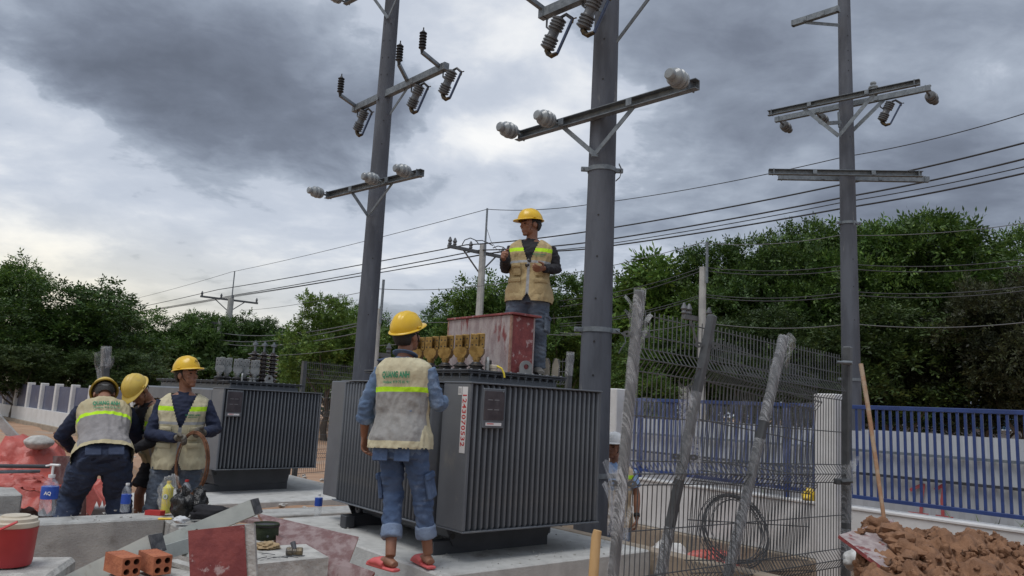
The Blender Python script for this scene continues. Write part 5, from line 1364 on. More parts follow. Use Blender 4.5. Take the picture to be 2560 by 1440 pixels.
# ------------------------------------------------------------------ welded mesh panels and wrapped posts
def mesh_panel(label, p0, e, up, W, z0, z1, folds, pitch=.05, r=.0037, far=False, stuff=False):
    e = Vector(e).normalized(); up = Vector(up); n_ = e.cross(Vector((0, 0, 1))).normalized()
    Mx = Matrix(((e.x, -n_.x, up.x, p0.x), (e.y, -n_.y, up.y, p0.y), (e.z, -n_.z, up.z, 0), (0, 0, 0, 1)))
    t = thing('mesh_fence', label, 'mesh fence'); t.matrix_basis = Mx
    zs = [z0]
    path = [(0, z0)]
    for zf in sorted(folds): path += [(0, zf - .075), (-.055, zf), (0, zf + .075)]
    path.append((0, z1))
    nw = int(W / pitch) + 1
    wm = MB().tube([(0, y, z) for y, z in path], r, 5).mesh('upright_wire', 60)
    if stuff:
        m = MB()
        for k in range(nw): m.tube([(k * pitch, y, z) for y, z in path], r, 4)
        tag(m.obj('upright_wires', M['mesh_wire'], t), kind='stuff')
    else:
        for k in range(nw): obj('upright_wire', wm, M['mesh_wire'], t, loc=(k * pitch, 0, 0))
    hz_ = [(r * 2, z1 - .03)]
    for zf in folds: hz_ += [(r * 2, zf + .075), (-.055 + r * 2, zf), (r * 2, zf - .075)]
    for a_, b_ in zip(sorted(folds)[:-1], sorted(folds)[1:]): hz_.append((r * 2, (a_ + b_) / 2))
    hz_ += [(r * 2, (max(folds) + z1) / 2), (r * 2, z0 + .03)]
    for y, z in hz_: MB().tube([(-.012, y, z), (W + .012, y, z)], r * 1.15, 5).obj('cross_wire', M['mesh_wire'], t)
    return t
B0, B1 = at(1556, 1440, 4.85), at(2108, 1440, 6.85); B0.z = B1.z = 0
ev = (B1 - B0); WP = ev.length
mesh_panel('large dark welded mesh panel standing at the right, nearer one', B0, ev, (.045, 0, 1), WP - .02, -.28, 2.06, [1.735, 1.02, .31])
e2 = Vector((ev.x, ev.y, -.06))
q = B0 + ev.normalized() * .86 + Vector((-.10, .17, 0))
mesh_panel('second dark welded mesh panel leaning right behind the nearer one', q, e2, (.16, .02, 1), 1.80, -.25, 1.98, [1.72, 1.0, .30])
# posts
def film_wrap(parent, p0, p1, r, f0, f1, seed, flaps=(), name='plastic_wrap'):
    rs = random.Random(seed); p0, p1 = Vector(p0), Vector(p1); n = int((f1 - f0) * (p1 - p0).length / .025) + 3
    m = MB(); ax = (p1 - p0).normalized(); fr = frame(ax); K = 14
    for i in range(n):
        c = p0.lerp(p1, f0 + (f1 - f0) * i / (n - 1))
        for k in range(K):
            a = 2 * PI * k / K; rr = r * (1.06 + .09 * mnoise.noise(Vector((k * .7, i * .33 + k * .25, seed))) + .02 * rs.uniform(-1, 1))
            m.v.append(c + fr @ Vector((rr * math.cos(a), rr * math.sin(a), 0)))
    m.f = [(i * K + k, i * K + (k + 1) % K, (i + 1) * K + (k + 1) % K, (i + 1) * K + k) for i in range(n - 1) for k in range(K)]
    w_o = m.obj(name, M['film'], parent, smooth=180)
    for (f, dx_, len_, wd) in flaps:     # loose hanging ends
        m = MB(); c = p0.lerp(p1, f); b0 = 0; R1, C1 = 9, 7
        for i in range(R1):
            for k in range(C1):
                u, v = k / (C1 - 1), i / (R1 - 1)
                m.v.append(c + Vector((dx_ * (u * (1 - .5 * v) + .15 * math.sin(5 * v + seed)), -.02 + wd * math.sin(u * 7 + v * 3 + seed), -len_ * v + .03 * math.sin(6 * u + seed))))
        m.f += [(b0 + i * C1 + k, b0 + i * C1 + k + 1, b0 + (i + 1) * C1 + k + 1, b0 + (i + 1) * C1 + k) for i in range(R1 - 1) for k in range(C1 - 1)]
        m.obj('film_flap', M['film'], w_o, smooth=180)
    return w_o
def post(label, top, bot, s, wraps, eyes=(), flaps=(), seed=1, extend=1.25):
    top, bot = Vector(top), Vector(bot); bot = top + (bot - top) * extend
    t = thing('fence_post', label, 'fence post')
    ax = (top - bot).normalized(); fr = frame(ax, up=(-.6, .7, 0)); Mx = Matrix.Translation((top + bot) / 2) @ fr.to_4x4()
    sh_ = MB().box((0, 0, 0), (s, s, (top - bot).length), ch=s * .18).obj('shaft', M['post_dark'], t, M=Mx)
    for f in eyes:
        c = top.lerp(bot, f)
        for sg in (-1, 1):
            pts_o = [(.030 * math.cos(a), .020 * math.sin(a)) for a in [2 * PI * k / 16 for k in range(16)]]; pts_i = [(.010 * math.cos(a), .007 * math.sin(a)) for a in [2 * PI * k / 16 for k in range(16)]]
            MB().ring(pts_o, pts_i, .006, Matrix.Translation(c + Vector((sg * (s * .5 + .030), -s * .4, 0))) @ Matrix.Rotation(PI / 2, 4, 'X')).obj('fixing_eye', M['post_dark'], t)
    for k, (f0, f1) in enumerate(wraps): film_wrap(t, top, bot, s * .66, f0, f1, seed + k, flaps if k == 0 else ())
    return t
post('plastic-wrapped dark fence post, leftmost, tallest', at(1600, 726, 4.7), at(1533, 1440, 4.7), .056, [(-.005, .80)], (.13, .55), [(.03, -.10, .14, .02), (.07, -.09, .16, .03), (.08, .09, .14, .02), (.12, .07, .12, .02), (.50, -.13, .40, .02), (.56, -.12, .30, .02), (.62, .08, .2, .02)], 3)
post('leaning dark fence post second from the left, torn film low down', at(1781, 788, 5.35), at(1650, 1440, 5.2), .060, [(.25, .52), (.66, .8)], (.10, .45), [(.22, -.13, .62, .03), (.3, -.09, .45, .03), (.24, -.10, .3, .02), (.7, -.08, .3, .02)], 7)
post('leaning dark fence post third from the left, film bunched at its top', at(1960, 840, 5.9), at(1819, 1440, 5.7), .060, [(.0, .30), (.36, .80)], (), [(.0, .10, .10, .02), (.04, .08, .14, .03), (.10, -.08, .2, .02), (.55, -.07, .22, .02), (.62, -.06, .3, .02)], 11)
post('upright dark fence post at the right end of the mesh panels', at(2119, 866, 6.82), at(2114, 1440, 6.82), .070, [(.42, .62), (.64, .80)], (), [(.40, .10, .22, .03), (.66, .06, .2, .02)], 15)
p = at(2117, 907, 6.75); o = MB().box(p, (.09, .05, .035), ch=.006).tube([p + Vector((-.10, -.03, 0)), p + Vector((.03, -.03, 0))], .012, 8).obj('panel_clamp', M['galv']); tag(o, 'upper metal clamp fixing the mesh panel to the right post', 'clamp')
p = at(2105, 1204, 6.72); o = MB().box(p, (.13, .05, .05), ch=.006).tube([p + Vector((-.02, -.04, 0)), p + Vector((.07, -.04, .01))], .015, 8).obj('panel_clamp', M['post_dark']); tag(o, 'lower black clamp fixing the mesh panel to the right post', 'clamp')
t_ = post('short film-topped fence post beside the shoes on the lid', at(1426, 884, 9.6), at(1418, 1000, 9.6), .075, [(-.01, .12)], (), [(.04, .05, .16, .02), (.04, -.06, .14, .02)], 21, extend=4)
post('distant fence post with a bunch of white film, above the bent worker', at(266, 868, 14), at(262, 960, 14), .13, [(-.01, .2)], (), [(.05, -.22, .5, .05), (.08, .15, .4, .05), (.2, -.15, .45, .04)], 25, extend=2.6)
for (x0, y0, d0, x1, d1, lab, zt) in ((757, 905, 13.2, 905, 14.6, 'stacked mesh panels far behind the near transformer, left', 2.0), (1385, 893, 9.8, 1428, 9.6, 'mesh panel seen between the shoes and the short wrapped post', 2.02)):
    a_, b_ = at(x0, y0, d0), at(x1, y0, d1); a_.z = b_.z = 0
    mesh_panel(lab, a_, b_ - a_, (0, 0, 1), (b_ - a_).length, .05, zt, [1.7, 1.05, .4], .05, .004, stuff=True)
p = at(762, 903, 13.2); o = MB().tube([(p.x, p.y, -.2), (p.x, p.y, p.z)], [(.05, .05)] * 2, 4).obj('mesh_post', M['post_dark']); tag(o, 'far dark post at the end of the stacked mesh panels', 'fence post')

# ------------------------------------------------------------------ left foreground: cooler, beams, bricks, formwork
fb = at(52, 1408, 3.75)
o = MB().box((fb.x - .12, 3.72, fb.z / 2 - .21), (.62, .42, fb.z + .40), Matrix.Rotation(.25, 3, 'Z'), ch=.02).obj('rubble_block', M['concrete_rough']); tag(o, 'rough concrete block under the red drink cooler', 'concrete block')
ck = thing('drink_cooler', 'red drink cooler with cream lid, lower left corner', 'cooler', (fb.x - .035, 3.72, fb.z - .005), R_(10))
MB().lathe([(.074, 0), (.088, .004), (.092, .02), (.098, .17), (.101, .175)], 32).obj('body', M['cooler_red'], ck)
MB().lathe([(.097, .176), (.099, .179), (.099, .198), (.092, .203), (.090, .216), (.060, .221), (.058, .228), (.02, .230)], 32).obj('lid', M['cooler_lid'], ck)
MB().tube([(-.104, -.02, .19), (-.10, -.09, .155), (-.06, -.125, .165), (.0, -.132, .185), (.055, -.118, .215)], [(.006, .014)] * 5, 8, side=(0, 0, 1)).obj('handle', M['red_plastic'], ck)

def steel_beam(label, p0, p1, w, h):
    t = thing('steel_beam', label, 'steel beam')
    p0, p1 = Vector(p0), Vector(p1); d = (p1 - p0).normalized(); fr = frame(d)
    th = .006; C = [(-w / 2, -h / 2), (w / 2, -h / 2), (w / 2, -h / 2 + th), (-w / 2 + th, -h / 2 + th), (-w / 2 + th, h / 2 - th), (w / 2, h / 2 - th), (w / 2, h / 2), (-w / 2, h / 2)]
    MB().extr([(-w / 2, -h / 2), (w / 2, -h / 2), (w / 2, h / 2), (-w / 2, h / 2)], p0, p1).obj('web', M['galv_beam'], t)
    MB().box((0, 0, 0), (w - .004, h - .004, .006)).obj('end_cap', M['beam_end'], t, M=Matrix.Translation(p1 + d * .004) @ fr.to_4x4())
    x = fr @ Vector((1, 0, 0)); sg = -1 if x.y > 0 else 1
    for f in (.30, .72):
        c = p0.lerp(p1, f) + x * sg * (w / 2 + .001)
        MB().lathe([(.008, 0), (.008, .002)], 12, Matrix.Translation(c) @ frame(x * sg).to_4x4()).obj('hole', M['black_rubber'], t)
    return t
steel_beam('long pale steel beam with dark end, lying across the low wall', at(160, 1466, 4.15), at(640, 1266, 3.98), .078, .080)
o = MB().box((at(575, 1330, 4.1).x, 4.13, .13), (.22, .2, .84), ch=.02).obj('concrete_block', M['concrete_rough']); tag(o, 'small concrete block propping the long beam behind the red board', 'concrete block')
steel_beam('short pale steel beam with speckled dark end above the bricks', at(150, 1475, 3.80), at(392, 1358, 3.62), .084, .086)
# galvanised bracket lying behind the bricks
bk = at(450, 1385, 3.95); o = MB().extr([(-.03, 0), (.03, 0), (.03, .005), (-.025, .005), (-.025, .07), (-.03, .07)], bk + Vector((-.10, -.06, -.03)), bk + Vector((.10, .10, .03))).extr([(-.035, -.035), (.035, -.035), (.035, -.030), (-.035, -.030)], bk + Vector((.02, -.02, .0)), bk + Vector((.04, .02, .10))).obj('steel_bracket', M['galv_beam']); tag(o, 'small galvanised bracket between the long beam and the red board', 'bracket')

def hollow_brick(label, p, rz):
    t = thing('hollow_brick', label, 'brick', p, rz, 'hollow clay bricks'); Lb, s, n = .175, .078, 12
    cs = [(-.018, -.018), (.018, -.018), (-.018, .018), (.018, .018)]; m = MB()
    # end face with four round holes: four ring quadrants and the inner tubes
    for y in (0, Lb):
        for cx, cz in cs:
            sq = []; ci = []
            for k in range(16):
                a = 2 * PI * k / 16; c_, s_ = math.cos(a), math.sin(a); mm = max(abs(c_), abs(s_)); h = s / 4
                sq.append((cx * (s / 4) / .018 + c_ / mm * h, y, s / 2 + cz * (s / 4) / .018 + s_ / mm * h)); ci.append((cx * 1.06 + c_ * .0125, y, s / 2 + cz * 1.06 + s_ * .0125))
            m.add(sq + ci, [(k, (k + 1) % 16, 16 + (k + 1) % 16, 16 + k) for k in range(16)])
    h = s / 2
    pf = []
    for k in range(6): pf += [(-h + s * k / 6 + .002, s), (-h + s * k / 6 + .004, s - .002), (-h + s * (k + 1) / 6 - .004, s - .002), (-h + s * (k + 1) / 6 - .002, s)]
    sk = [(-h, 0), (h, 0), (h, s)] + pf[::-1] + [(-h, s)]
    ring1 = [(x, 0, z) for x, z in sk]; ring2 = [(x, Lb, z) for x, z in sk]; N = len(sk)
    m.add(ring1 + ring2, [(k, (k + 1) % N, N + (k + 1) % N, N + k) for k in range(N)])
    m.obj('shell', M['brick'], t, smooth=0)
    tb = MB()
    for cx, cz in cs:
        vs = [(cx * 1.06 + math.cos(2 * PI * k / 16) * .0125, y, s / 2 + cz * 1.06 + math.sin(2 * PI * k / 16) * .0125) for y in (0.0, Lb * .98) for k in range(16)]
        tb.add(vs, [(k, (k + 1) % 16, 16 + (k + 1) % 16, 16 + k) for k in range(16)] + [tuple(range(16, 32))])
    tb.obj('holes', M['brick_in'], t)
bp = at(312, 1437, 3.40)
hollow_brick('hollow clay brick on the left of the two', at(326, 1440, 3.40) + Vector((0, 0, -.002)), R_(50)); hollow_brick('hollow clay brick on the right of the two', at(404, 1436, 3.44) + Vector((0, 0, -.002)), R_(46))
o = MB().box((bp.x + .09, 3.56, bp.z / 2 - .22), (.42, .36, bp.z + .40), ch=.02).obj('rubble_block', M['concrete_rough']); tag(o, 'rough concrete block under the two clay bricks', 'concrete block')

def board(label, quad, th, mt, edge='ply_edge', name='formwork_board', strip=None):   # quad: four world corners
    q = [Vector(c) for c in quad]; n_ = (q[1] - q[0]).cross(q[3] - q[0]).normalized()
    t = thing(name, label, 'formwork board')
    m = MB(); m.add(q, [(0, 1, 2, 3)]); m.obj('face', M[mt], t, smooth=0)
    b_ = [c - n_ * th for c in q]; m = MB(); f_ = [c - n_ * .0006 for c in q]
    m.add(f_ + b_, [(0, 1, 5, 4), (1, 2, 6, 5), (2, 3, 7, 6), (3, 0, 4, 7), (7, 6, 5, 4)]); m.obj('ply_core', M[edge], t, smooth=0)
    return t
def face_cam(q): return q if (Vector(q[1]) - Vector(q[0])).cross(Vector(q[3]) - Vector(q[0])).dot(CAM_P - Vector(q[0])) > 0 else [q[1], q[0], q[3], q[2]]
b1 = board('upright dark red plywood board in the foreground', face_cam([at(478, 1520, 3.42), at(622, 1520, 3.48), at(611, 1312, 3.50), at(470, 1327, 3.44)]), .020, 'ply_red')
MB().extr([(-.024, -.012), (.024, -.012), (.024, .012), (-.024, .012)], at(634, 1520, 3.50), at(623, 1311, 3.52)).obj('edge_batten', M['concrete_rough'], b1)
board('upper stained plank of the angled formwork beside the concrete block', face_cam([at(690, 1352, 4.25), at(870, 1412, 4.15), at(897, 1342, 4.32), at(645, 1283, 4.55)]), .018, 'ply_stain')
board('lower red plank of the angled formwork beside the concrete block', face_cam([at(690, 1385, 4.10), at(900, 1480, 3.95), at(937, 1430, 4.0), at(690, 1338, 4.2)]), .018, 'ply_stain', 'ply_red')
# block with hammer, pouch, gloves
zb = at(735, 1395, 3.8).z
cb = [(at(632, 1425, 3.62)), (at(822, 1398, 3.72)), (at(762, 1362, 4.0)), (at(640, 1372, 3.98))]
m = MB(); top = [Vector((c.x, c.y, zb)) for c in [on(625, 1412, zb), on(822, 1393, zb), on(765, 1360, zb), on(635, 1366, zb)]]
m.add(top + [Vector((c.x, c.y, -.3)) for c in top], [(0, 1, 2, 3), (0, 4, 5, 1), (1, 5, 6, 2), (2, 6, 7, 3), (3, 7, 4, 0)])
o = m.obj('concrete_block', M['concrete_rough'], smooth=0); tag(o, 'rough white-topped concrete block carrying the hammer', 'concrete block')
hp_ = on(735, 1390, zb)
hm_ = thing('hammer', 'heavy short hammer head lying on the concrete block', 'hammer', (hp_.x, hp_.y, zb), R_(12))
MB().lathe([(.014, -.040), (.020, -.036), (.020, -.012), (.016, -.008), (.016, .008), (.020, .012), (.020, .036), (.014, .040)], 10, Matrix.Translation((0, 0, .021)) @ Matrix.Rotation(PI / 2, 4, 'Y')).obj('head', M['iron'], hm_)
MB().tube([(0, 0, .03), (-.012, .02, .060)], [.011, .013], 10).obj('handle', M['steel_dark'], hm_)
gp = on(655, 1353, zb + .0); gpp = thing('canvas_pouch', 'olive green round canvas pouch behind the red board', 'pouch', (gp.x, gp.y + .05, zb - .002), 0)
MB().lathe([(.04, 0), (.060, .006), (.068, .03), (.066, .062), (.069, .085), (.066, .088), (.062, .080), (.060, .03), (.02, .012)], 26).obj('bag', M['green_canvas'], gpp)
MB().lathe([(.0705, .072), (.0705, .080)], 26).obj('rim', M['black_rubber'], gpp)
MB().lathe([(.006, 0), (.006, .004)], 8, Matrix.Translation((.03, -.058, .03)) @ Matrix.Rotation(PI / 2, 4, 'X')).obj('stud', M['galv'], gpp)
o = lump(on(663, 1372, zb) + Vector((0, 0, .014)), (.062, .05, .020), 5, 'tan_cloth', 'work_glove', .5, 2.2, flat=.8); tag(o, 'crumpled tan work glove below the green pouch', 'glove')
tw = MB(); rs = random.Random(2)
for k in range(7):
    c = on(640 + 14 * k, 1392 + rs.uniform(-6, 10), zb) + Vector((0, 0, .004)); a = rs.uniform(-.6, .9); tw.tube([c, c + Vector((math.cos(a) * .03, math.sin(a) * .03, .006)), c + Vector((math.cos(a + .3) * .07, math.sin(a + .3) * .07, .002))], .0018, 5)
tag(tw.obj('twigs', M['steel_dark']), 'bits of twig and tie wire on the concrete block', kind='stuff')
o = MB().tube([at(1494, 1326, 3.6), at(1490, 1345, 3.6), at(1478, 1520, 3.55)], [.019, .0225, .0235], 14).obj('wooden_handle', M['wood']); tag(o, 'upright wooden tool handle at the bottom edge', 'tool handle')

# ------------------------------------------------------------------ bottles and bags on the low wall
def bottle(label, p, H, r, label_mt, cap_mt, lab=(.45, .75), name='water_bottle', fill='clear'):
    t = thing(name, label, 'bottle', p, 0, 'plastic bottles')
    MB().lathe([(r * .55, .0), (r * .95, .006), (r, .03), (r * .96, H * .2), (r, H * .3), (r * .95, H * .42), (r, H * .5), (r, H * .72), (r * .8, H * .82), (r * .42, H * .90), (r * .36, H * .93)], 20).obj('body', M[fill], t)
    if label_mt:
        lo, hi = lab; l_ = MB().lathe([(r * 1.02, H * lo), (r * 1.025, H * (lo + hi) / 2), (r * 1.02, H * hi)], 20).obj('label', M[label_mt], t)
    MB().lathe([(r * .40, H * .93), (r * .42, H), (r * .2, H * 1.002)], 14).obj('cap', M[cap_mt], t)
    return t
w0 = on(116, 1290, .42)
t_ = bottle('large pump-top water bottle with blue label, left end of the wall', w0, .30, .058, 'blue_label', 'white_plastic', (.42, .72))
MB().tube([(0, 0, .30), (0, 0, .365)], .009, 8).box((.012, 0, .372), (.075, .028, .016), ch=.005).tube([(-.02, 0, .37), (-.055, 0, .362)], .007, 6).obj('pump', M['white_plastic'], t_)
obj('lettering', text_mesh('AQ', .035, Matrix.Translation((.02, -.0605, .17)) @ Matrix.Rotation(PI / 2, 4, 'X'), bold=.001), M['white_label'], t_)
bottle('small water bottle with blue label beside the bent worker', on(311, 1281, .42), .225, .036, 'blue_label', 'white_plastic', (.30, .62))
bottle('water bottle with blue label behind the standing worker, below the transformer', on(793, 1297, .22), .235, .037, 'blue_label', 'white_plastic', (.52, .85))
yb = on(414, 1283, .42)
t_ = bottle('yellow detergent bottle in a clear bag on the wall', yb, .25, .040, 'yellow_label', 'yellow_plastic', (.04, .80), 'detergent_bottle', 'yellow_label')
MB().ell((0, -.036, .13), (.024, .008, .024), 12, 8).obj('label_spot', M['green_label'], t_); MB().ring([(.017 * math.cos(a), .020 * math.sin(a)) for a in [2 * PI * k / 14 for k in range(14)]], [(.009 * math.cos(a), .012 * math.sin(a)) for a in [2 * PI * k / 14 for k in range(14)]], .003, Matrix.Translation((.002, -.0455, .133)) @ Matrix.Rotation(PI / 2, 4, 'X')).obj('label_letter', M['white_label'], t_)
o = lump(yb + Vector((0, .01, .14)), (.085, .07, .155), 14, 'film', 'clear_bag', .35, 1.8, flat=.9); tag(o, 'clear plastic bag round the yellow bottle', 'bag')
bottle('clear bottle with red cap behind the black bags', on(447, 1276, .42) + Vector((0, .1, 0)), .235, .038, None, 'red_plastic')
def bag(label, px, py, z, size, seed, mt, knot=True, name='plastic_bag'):
    c = on(px, py, z); t = thing(name, label, 'bag', c)
    o = lump((0, 0, size[2] * .75), size, seed, mt, 'sack', .42, 1.7, flat=.75); o.parent = t
    if knot:
        m = MB()
        for s in (-1, 1): m.tube([(s * size[0] * .25, 0, size[2] * 1.4), (s * size[0] * .5, 0, size[2] * 1.9), (s * size[0] * .15, .01, size[2] * 2.2), (0, 0, size[2] * 1.6)], [(.016, .004)] * 4, 6)
        m.obj('handles', M[mt], t)
bag('black plastic bag standing on the wall, left one', 452, 1292, .42, (.085, .08, .105), 21, 'black_bag')
bag('black plastic bag with loop handles, right one', 492, 1286, .42, (.085, .07, .100), 24, 'black_bag')
bag('white plastic bag between the black ones', 452, 1308, .42, (.055, .04, .030), 27, 'white_bag', False)
bag('flat black cloth bag draped at the end of the wall', 528, 1300, .42, (.17, .09, .065), 31, 'black_cloth', False, 'cloth_bag')
c = on(388, 1288, .42)
o = MB().prism([(-.075, -.02), (.05, -.03), (.075, .0), (.06, .035), (-.06, .03)], .035, Matrix.Translation(c + Vector((0, 0, .019)))).obj('red_tray', M['red_plastic']); tag(o, 'small red plastic tray on the wall beside the yellow bottle', 'tray')
c = on(412, 1300, .42); o = MB().box(c + Vector((0, 0, .009)), (.10, .02, .016), Matrix.Rotation(.3, 3, 'Z'), ch=.006).obj('cutter_knife', M['yellow_plastic']); tag(o, 'yellow cutter knife lying on the wall edge', 'knife')

# ------------------------------------------------------------------ left background: tarp, plank, rubble
def cloth(label, c, sx, sy, h, seed, mt, name, cat, rz=0, n=34, fr_=3.0, drop=1.0):
    m = MB()
    for j in range(n + 1):
        for i in range(n + 1):
            u, v = 2 * i / n - 1, 2 * j / n - 1; r = min(1, math.hypot(u, v * .95))
            q = Vector((u * fr_, v * fr_, seed)); z = h * (1 - r ** 2.2 * drop) + h * .30 * mnoise.noise(q * .55) - h * .34 * abs(mnoise.noise(q * 1.1)) - h * .17 * abs(mnoise.noise(q * 2.3)) + h * .08 * abs(mnoise.noise(q * 4.1))
            m.v.append((u * sx + .04 * mnoise.noise(q * 2), v * sy + .04 * mnoise.noise(q * 2 + Vector((9, 0, 0))), z))
    m.f = [(j * (n + 1) + i, j * (n + 1) + i + 1, (j + 1) * (n + 1) + i + 1, (j + 1) * (n + 1) + i) for j in range(n) for i in range(n)]
    o = m.obj(name, M[mt], smooth=60, loc=c, rot=(0, 0, rz)); return tag(o, label, cat)
c = at(45, 1150, 8.0); cloth('crumpled red tarpaulin heap at the left edge', (c.x + .05, c.y, .16), .74, .60, .70, 2.3, 'tarp', 'red_tarpaulin', 'tarpaulin', drop=.8)
c = at(52, 1185, 6.95); cloth('lower fold of red tarpaulin lying on the grey block', (c.x - .05, c.y, .49), .36, .24, .13, 6.1, 'tarp', 'red_tarpaulin', 'tarpaulin')
o = lump(at(98, 1106, 7.75), (.14, .11, .070), 41, 'concrete_rough', 'concrete_lump', .16, 1.3, creases=False); tag(o, 'rounded grey concrete lump on top of the red tarpaulin', 'concrete lump')
for (a_, b_, r, mt, lab) in ((at(-10, 1165, 6.5), at(125, 1166, 6.7), .016, 'steel_dark', 'dark steel bar lying over the red tarpaulin'), (at(-10, 1180, 6.5), at(100, 1178, 6.7), .014, 'galv', 'grey steel bar lying over the red tarpaulin'), (at(138, 1083, 7.6), at(168, 1112, 7.4), .018, 'rust', 'rusty short rod behind the bent worker'), (at(140, 1102, 7.7), at(172, 1128, 7.5), .016, 'rust', 'second rusty rod behind the bent worker')):
    o = MB().tube([a_, b_], r, 8).obj('steel_bar', M[mt]); tag(o, lab, 'steel bar')
o = MB().box((at(20, 1075, 8.2) + at(20, 1075, 8.2)) / 2, (.50, .03, .09), Matrix.Rotation(R_(42), 3, 'Y'), ch=.004).obj('plank', M['concrete']); tag(o, 'grey plank sticking out of the soil at the left edge', 'plank')
board('brown plywood sheet standing left of the bent worker', face_cam([at(128, 1300, 7.2), at(215, 1300, 7.3), at(215, 1140, 7.3), at(132, 1140, 7.2)]), .018, 'ply_stain', name='plywood_sheet')
def mound(label, c, R, H, seed, mt, name='soil_heap', cat='soil heap', n=44):
    m = MB()
    for j in range(n + 1):
        for i in range(n + 1):
            u, v = 2 * i / n - 1, 2 * j / n - 1; r = math.hypot(u, v); q = Vector((u * 3, v * 3, seed))
            m.v.append((u * R[0], v * R[1], H * max(-.3, (1 - r * r)) * (1 + .35 * mnoise.noise(q)) + H * .12 * mnoise.fractal(q * 3, 1, 2, 4)))
    m.f = [(j * (n + 1) + i, j * (n + 1) + i + 1, (j + 1) * (n + 1) + i + 1, (j + 1) * (n + 1) + i) for j in range(n) for i in range(n)]
    return tag(m.obj(name, M[mt], smooth=80, loc=c), label, cat)
c = at(60, 1090, 10.5); mound('low heap of orange soil behind the red tarpaulin', (c.x, c.y, -.05), (2.2, 1.6), .62, 4.4, 'ground')

# ------------------------------------------------------------------ right: soil pile with board, rod, site junk at the wall foot
prof = [(2040, 1440), (2110, 1385), (2150, 1330), (2190, 1302), (2240, 1318), (2300, 1338), (2350, 1326), (2395, 1358), (2430, 1338), (2480, 1342), (2520, 1362), (2570, 1372), (2700, 1400)]
RD = 5.55
rp = [(at(x, y, RD).x, at(x, y, RD).z) for x, y in prof]
def ridge(x):
    for (x0, z0), (x1, z1) in zip(rp[:-1], rp[1:]):
        if x0 <= x <= x1: return z0 + (z1 - z0) * (x - x0) / (x1 - x0)
    return rp[0][1] if x < rp[0][0] else rp[-1][1]
bx0, bx1 = at(2200, 1400, RD).x, at(2310, 1400, RD).x
m = MB(); NX, NY = 210, 120; X0, X1, Y0, Y1 = 1.75, 4.6, 3.7, 6.9
for j in range(NY + 1):
    y = Y0 + (Y1 - Y0) * j / NY
    for i in range(NX + 1):
        x = X0 + (X1 - X0) * i / NX; xr = x * RD / max(3.5, y) if y < RD else x
        top_ = ridge(xr); t = (y - RD)
        z = top_ - (.05 * abs(t) + .055 * t * t if t < 0 else .55 * t * t + .15 * t)
        z -= 1.2 * sstep(rp[2][0] - x * RD / y, -.02, .16)
        z -= .095 * (1 - sstep(x * RD / y, bx0, bx1)) * (1 - sstep(y, 5.45, 5.7))
        q = Vector((x * 2.6, y * 2.6, 1.7)); cl_n = abs(mnoise.noise(q * 1.7)); n_ = mnoise.fractal(q * 1.5, .9, 2.1, 5); v1 = mnoise.voronoi(q * 1.15 + Vector((.3 * n_, .3 * n_, 0)))[0]; v2 = mnoise.voronoi(q * 2.7 + Vector((5 + .25 * n_, .25 * n_, 0)))[0]; v3 = mnoise.voronoi(q * 6.1 + Vector((9, .3 * n_, 0)))[0]
        z += .05 * n_ + .16 * (min(.8, v1[1] - v1[0]) ** .5 - .5) + .075 * (min(.7, v2[1] - v2[0]) ** .5 - .4) + .03 * (min(.6, v3[1] - v3[0]) ** .5 - .4) + .014 * mnoise.noise(q * 13) + .02
        m.v.append((x + .03 * mnoise.noise(q * 4 + Vector((3, 3, 3))), y + .03 * mnoise.noise(q * 4), max(z, -.6)))
m.f = [(j * (NX + 1) + i, j * (NX + 1) + i + 1, (j + 1) * (NX + 1) + i + 1, (j + 1) * (NX + 1) + i) for j in range(NY) for i in range(NX)]
tag(m.obj('soil_pile', M['soil'], smooth=80), 'pile of wet brown clay in the lower right corner', 'soil pile')
cm_ = []
for k in range(5):
    mm = MB().ell((0, 0, 0), (1, 1, 1), 12, 8); mm.v = [tuple(Vector(v) * (1 + .8 * mnoise.noise(Vector(v) * 1.3 + Vector((k * 7, 0, 0))) + .5 * mnoise.noise(Vector(v) * 3.1 + Vector((k, 5, 0))))) for v in mm.v]; cm_.append(mm)
cl_m = MB(); rs = random.Random(12)
for k in range(520):
    x, y = rs.uniform(2.2, 4.4), rs.uniform(4.2, 5.9); xr = x * RD / max(3.5, y) if y < RD else x; t = y - RD
    z = ridge(xr) - (.05 * abs(t) + .055 * t * t if t < 0 else .55 * t * t + .15 * t) - 1.2 * sstep(rp[2][0] - x * RD / y, -.02, .16) + .02 - .095 * (1 - sstep(x * RD / y, bx0, bx1)) * (1 - sstep(y, 5.45, 5.7))
    r = rs.choice((.008, .010, .014, .018, .024, .034)); src = cm_[k % 5]; Rm = Matrix.Rotation(rs.uniform(0, 6), 3, 'Z') @ Matrix.Rotation(rs.uniform(0, 3), 3, 'X')
    cl_m.add([Rm @ (Vector(v) * r) + Vector((x, y, z - r * .1)) for v in src.v], src.f)
for (x_, y_, d_, r) in ((2188, 1312, 5.42, .055), (2206, 1316, 5.30, .075), (2232, 1330, 5.18, .085), (2252, 1352, 5.02, .085), (2266, 1378, 4.92, .080), (2280, 1402, 4.85, .075), (2222, 1345, 5.12, .05), (2245, 1372, 4.95, .045), (2150, 1330, 5.25, .030), (2175, 1325, 5.30, .035), (2262, 1400, 4.82, .04)):
    src = cm_[int(x_) % 5]; Rm = Matrix.Rotation(x_ * .7, 3, 'Z')
    cl_m.add([Rm @ Vector((v[0] * r, v[1] * r, v[2] * r * .75)) + at(x_, y_, d_) for v in src.v], src.f)
tag(cl_m.obj('soil_clods', M['soil'], smooth=60), 'loose clods scattered over the clay pile', kind='stuff')
